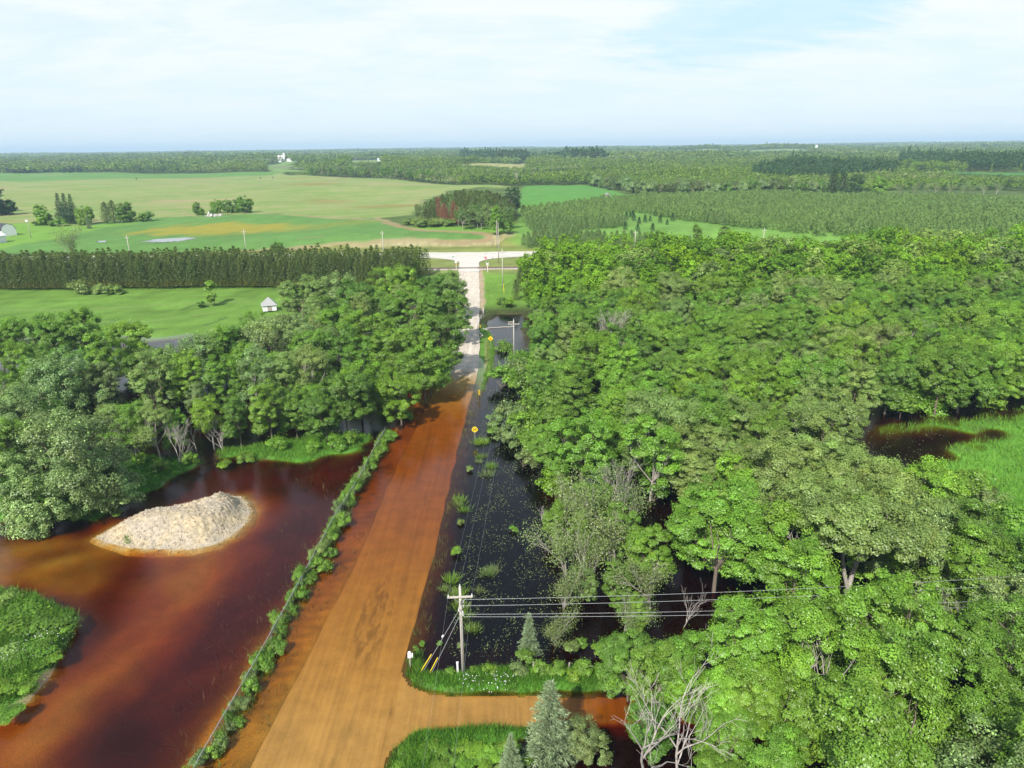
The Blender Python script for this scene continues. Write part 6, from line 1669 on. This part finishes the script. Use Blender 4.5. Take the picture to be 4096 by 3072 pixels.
# distant farm with silos
def silo(px_, py_, r, h, label):
    x, y = gp(px_, py_); e = thing('silo', label, 'silo', (x, y, tz(x, y)), 0, 'white silos of the distant farm')
    m = MB(); m.tube([(0, 0, 0), (0, 0, h)], [r, r], 20); m.build('drum', MATS['silo_white'], e, True)
    m = MB(); a = np.linspace(0, math.pi/2, 6); m.tube([(0, 0, h+.05+r*.75*math.sin(q)) for q in a], [max(r*math.cos(q), .05) for q in a], 20); m.build('dome', MATS['silo_white'], e, True)
FX, FY = gp(1130, 668)
for px_, r, h, lab in [(1117, 2.6, 12, 'left white silo of the distant farm, shorter'), (1129, 2.6, 12, 'middle white silo of the distant farm, shorter'), (1138, 2.3, 17, 'right white silo of the distant farm, tallest')]: silo(px_, 645, r, h, lab)
for px_, py_, w, l, h, rot, roof, lab in [(1085, 646, 26, 12, 4, 85, 'silo_white', 'long white barn left of the distant silos'), (1040, 648, 16, 9, 3.5, 80, 'silo_white', 'low white shed left of the distant barn'), (1122, 648, 12, 10, 5, 10, 'grey_roof', 'grey-roofed building below the distant silos'), (1153, 646, 12, 9, 5, 15, 'silo_white', 'white building right of the distant silos'), (1178, 646, 24, 14, 5, 84, 'grey_roof', 'broad pale shed right of the distant silos'), (915, 650, 16, 8, 4, 80, 'grey_roof', 'small pale building among the trees left of the farm'),
                                          (1515, 645, 10, 8, 5, 20, 'silo_white', 'tiny white house beside the far green field'), (2985, 606, 14, 10, 5, 60, 'silo_white', 'tiny white building by the far pale field'), (4050, 583, 30, 14, 8, 80, 'silo_white', 'tiny white building on the far right ridge')]:
    x, y = gp(px_, py_); e = thing('farm_building', lab, 'building', (x, y, tz(x, y)), rad(rot), 'far farm buildings')
    gable(e, w*.55, l*1.6, h, h*.55, 'white_wall', roof)
x, y = gp(3264, 604); e = thing('silo', 'lone pale silo on the far right ridge', 'silo', (x, y, tz(x, y))); m = MB(); m.tube([(0, 0, 0), (0, 0, 16)], 4, 16); m.build('drum', MATS['silo_white'], e); m = MB(); m.tube([(0, 0, 16), (0, 0, 18), (0, 0, 19)], [4, 2.6, .2], 16); m.build('dome', MATS['silo_white'], e)
x, y = gp(2430, 790)
e = thing('deer_stand', 'small pale hunting blind at the edge of the corn field', 'hut', (x, y, tz(x, y)), rad(10))
gable(e, 3.2, 3.0, 2.3, .7, 'grey_wood', 'grey_roof'); m = MB(); m.box((0, -1.52, 1.5), (1.4, .05, .5)); m.build('window', MATS['window_glass'], e)
# heap of scrap on the field island
x, y = gp(848, 866)
e = thing('scrap_heap', 'pale heap of rocks and scrap between the field island trees', 'heap', (x, y, tz(x, y)))
rr = np.random.default_rng(6); m = MB()
for i in range(14):
    s = rr.uniform(.6, 1.6); m = MB(); m.box((rr.normal(0, 3), rr.normal(0, 1.2), s*.35), (s*1.3, s, s*.8), tuple(rr.uniform(0, 3, 3))); m.build('rock', MATS['concrete'], e)
m = MB(); m.box((-2, 0, 1.4), (.5, 1.6, 2.8), (0, .5, 0)); m.box((-1, .3, 1.2), (2.2, .3, .5), (0, -.4, 0)); m.build('scrap_metal', MATS['silo_white'], e)
# hay bales / dark specks on the far field
for px_, py_, lab in [(1042, 714, 'left small dark animal-sized bale on the far field'), (1091, 713, 'right small dark bale on the far field'), (545, 718, 'small dark bale alone on the far field')]:
    x, y = gp(px_, py_); m = MB(); m.tube([(-.8, 0, .85), (.8, 0, .85)], .85, 14); o = m.build('hay_bale', MATS['bark']); o.location = (x, y, tz(x, y)); tag(o, lab, 'hay bale', 'dark bales on the far field')
# puddle lying in the bean field
def puddle(pix, label):
    P = [at(a, b, 0) for a, b in pix]; P = gpoly(pix); z = max(tz(*p) for p in P)+.06
    c = np.array(P).mean(0); V = [(*c, z)]; n = 64; per = np.array(P+[P[0]])
    for i in range(n):
        f = i/n*len(P); k = int(f); q = per[k]*(1-(f-k))+per[k+1]*(f-k)
        q = c+(q-c)*(1+.16*math.sin(i*1.9)+.12*math.sin(i*3.7+1)); V.append((*q, z))
    m, t, out = (MATS.get('puddle'), None, None)
    if m is None:
        m, t, out = material('puddle'); p = t.add('ShaderNodeBsdfPrincipled', ins={'Base Color': (.16, .16, .13, 1), 'Roughness': .08}); t.l.new(p.outputs[0], out.inputs[0]); MATS['puddle'] = m
    me = mesh_np('puddle', V, None, [(0, i+1, (i+1) % n+1) for i in range(n)], [m]); tag(link('puddle', me), kind='structure')
puddle([(575, 968), (640, 971), (720, 966), (785, 953), (750, 950), (690, 953), (620, 957)], '')
puddle([(388, 970), (425, 970), (425, 963), (388, 964)], '')

# ------------------------------------------------------------------ air
def haze():
    m, t, out = material('haze')
    v = t.add('ShaderNodeVolumePrincipled'); v.inputs['Color'].default_value = (.58, .80, .99, 1)
    v.inputs['Density'].default_value = HAZE; v.inputs['Density Attribute'].default_value = ''
    v.inputs['Anisotropy'].default_value = .0
    t.l.new(v.outputs[0], out.inputs['Volume'])
    x0, x1, y0, y1, z0, z1 = -16500, 16500, -400, 15600, -6, 135
    V = [(x, y, z) for z in (z0, z1) for y in (y0, y1) for x in (x0, x1)]
    Q = [(0, 2, 3, 1), (4, 5, 7, 6), (0, 1, 5, 4), (2, 6, 7, 3), (0, 4, 6, 2), (1, 3, 7, 5)]
    tag(link('haze', mesh_np('haze', V, Q, None, [m])), kind='stuff')
HAZE = 1.35e-4
haze()
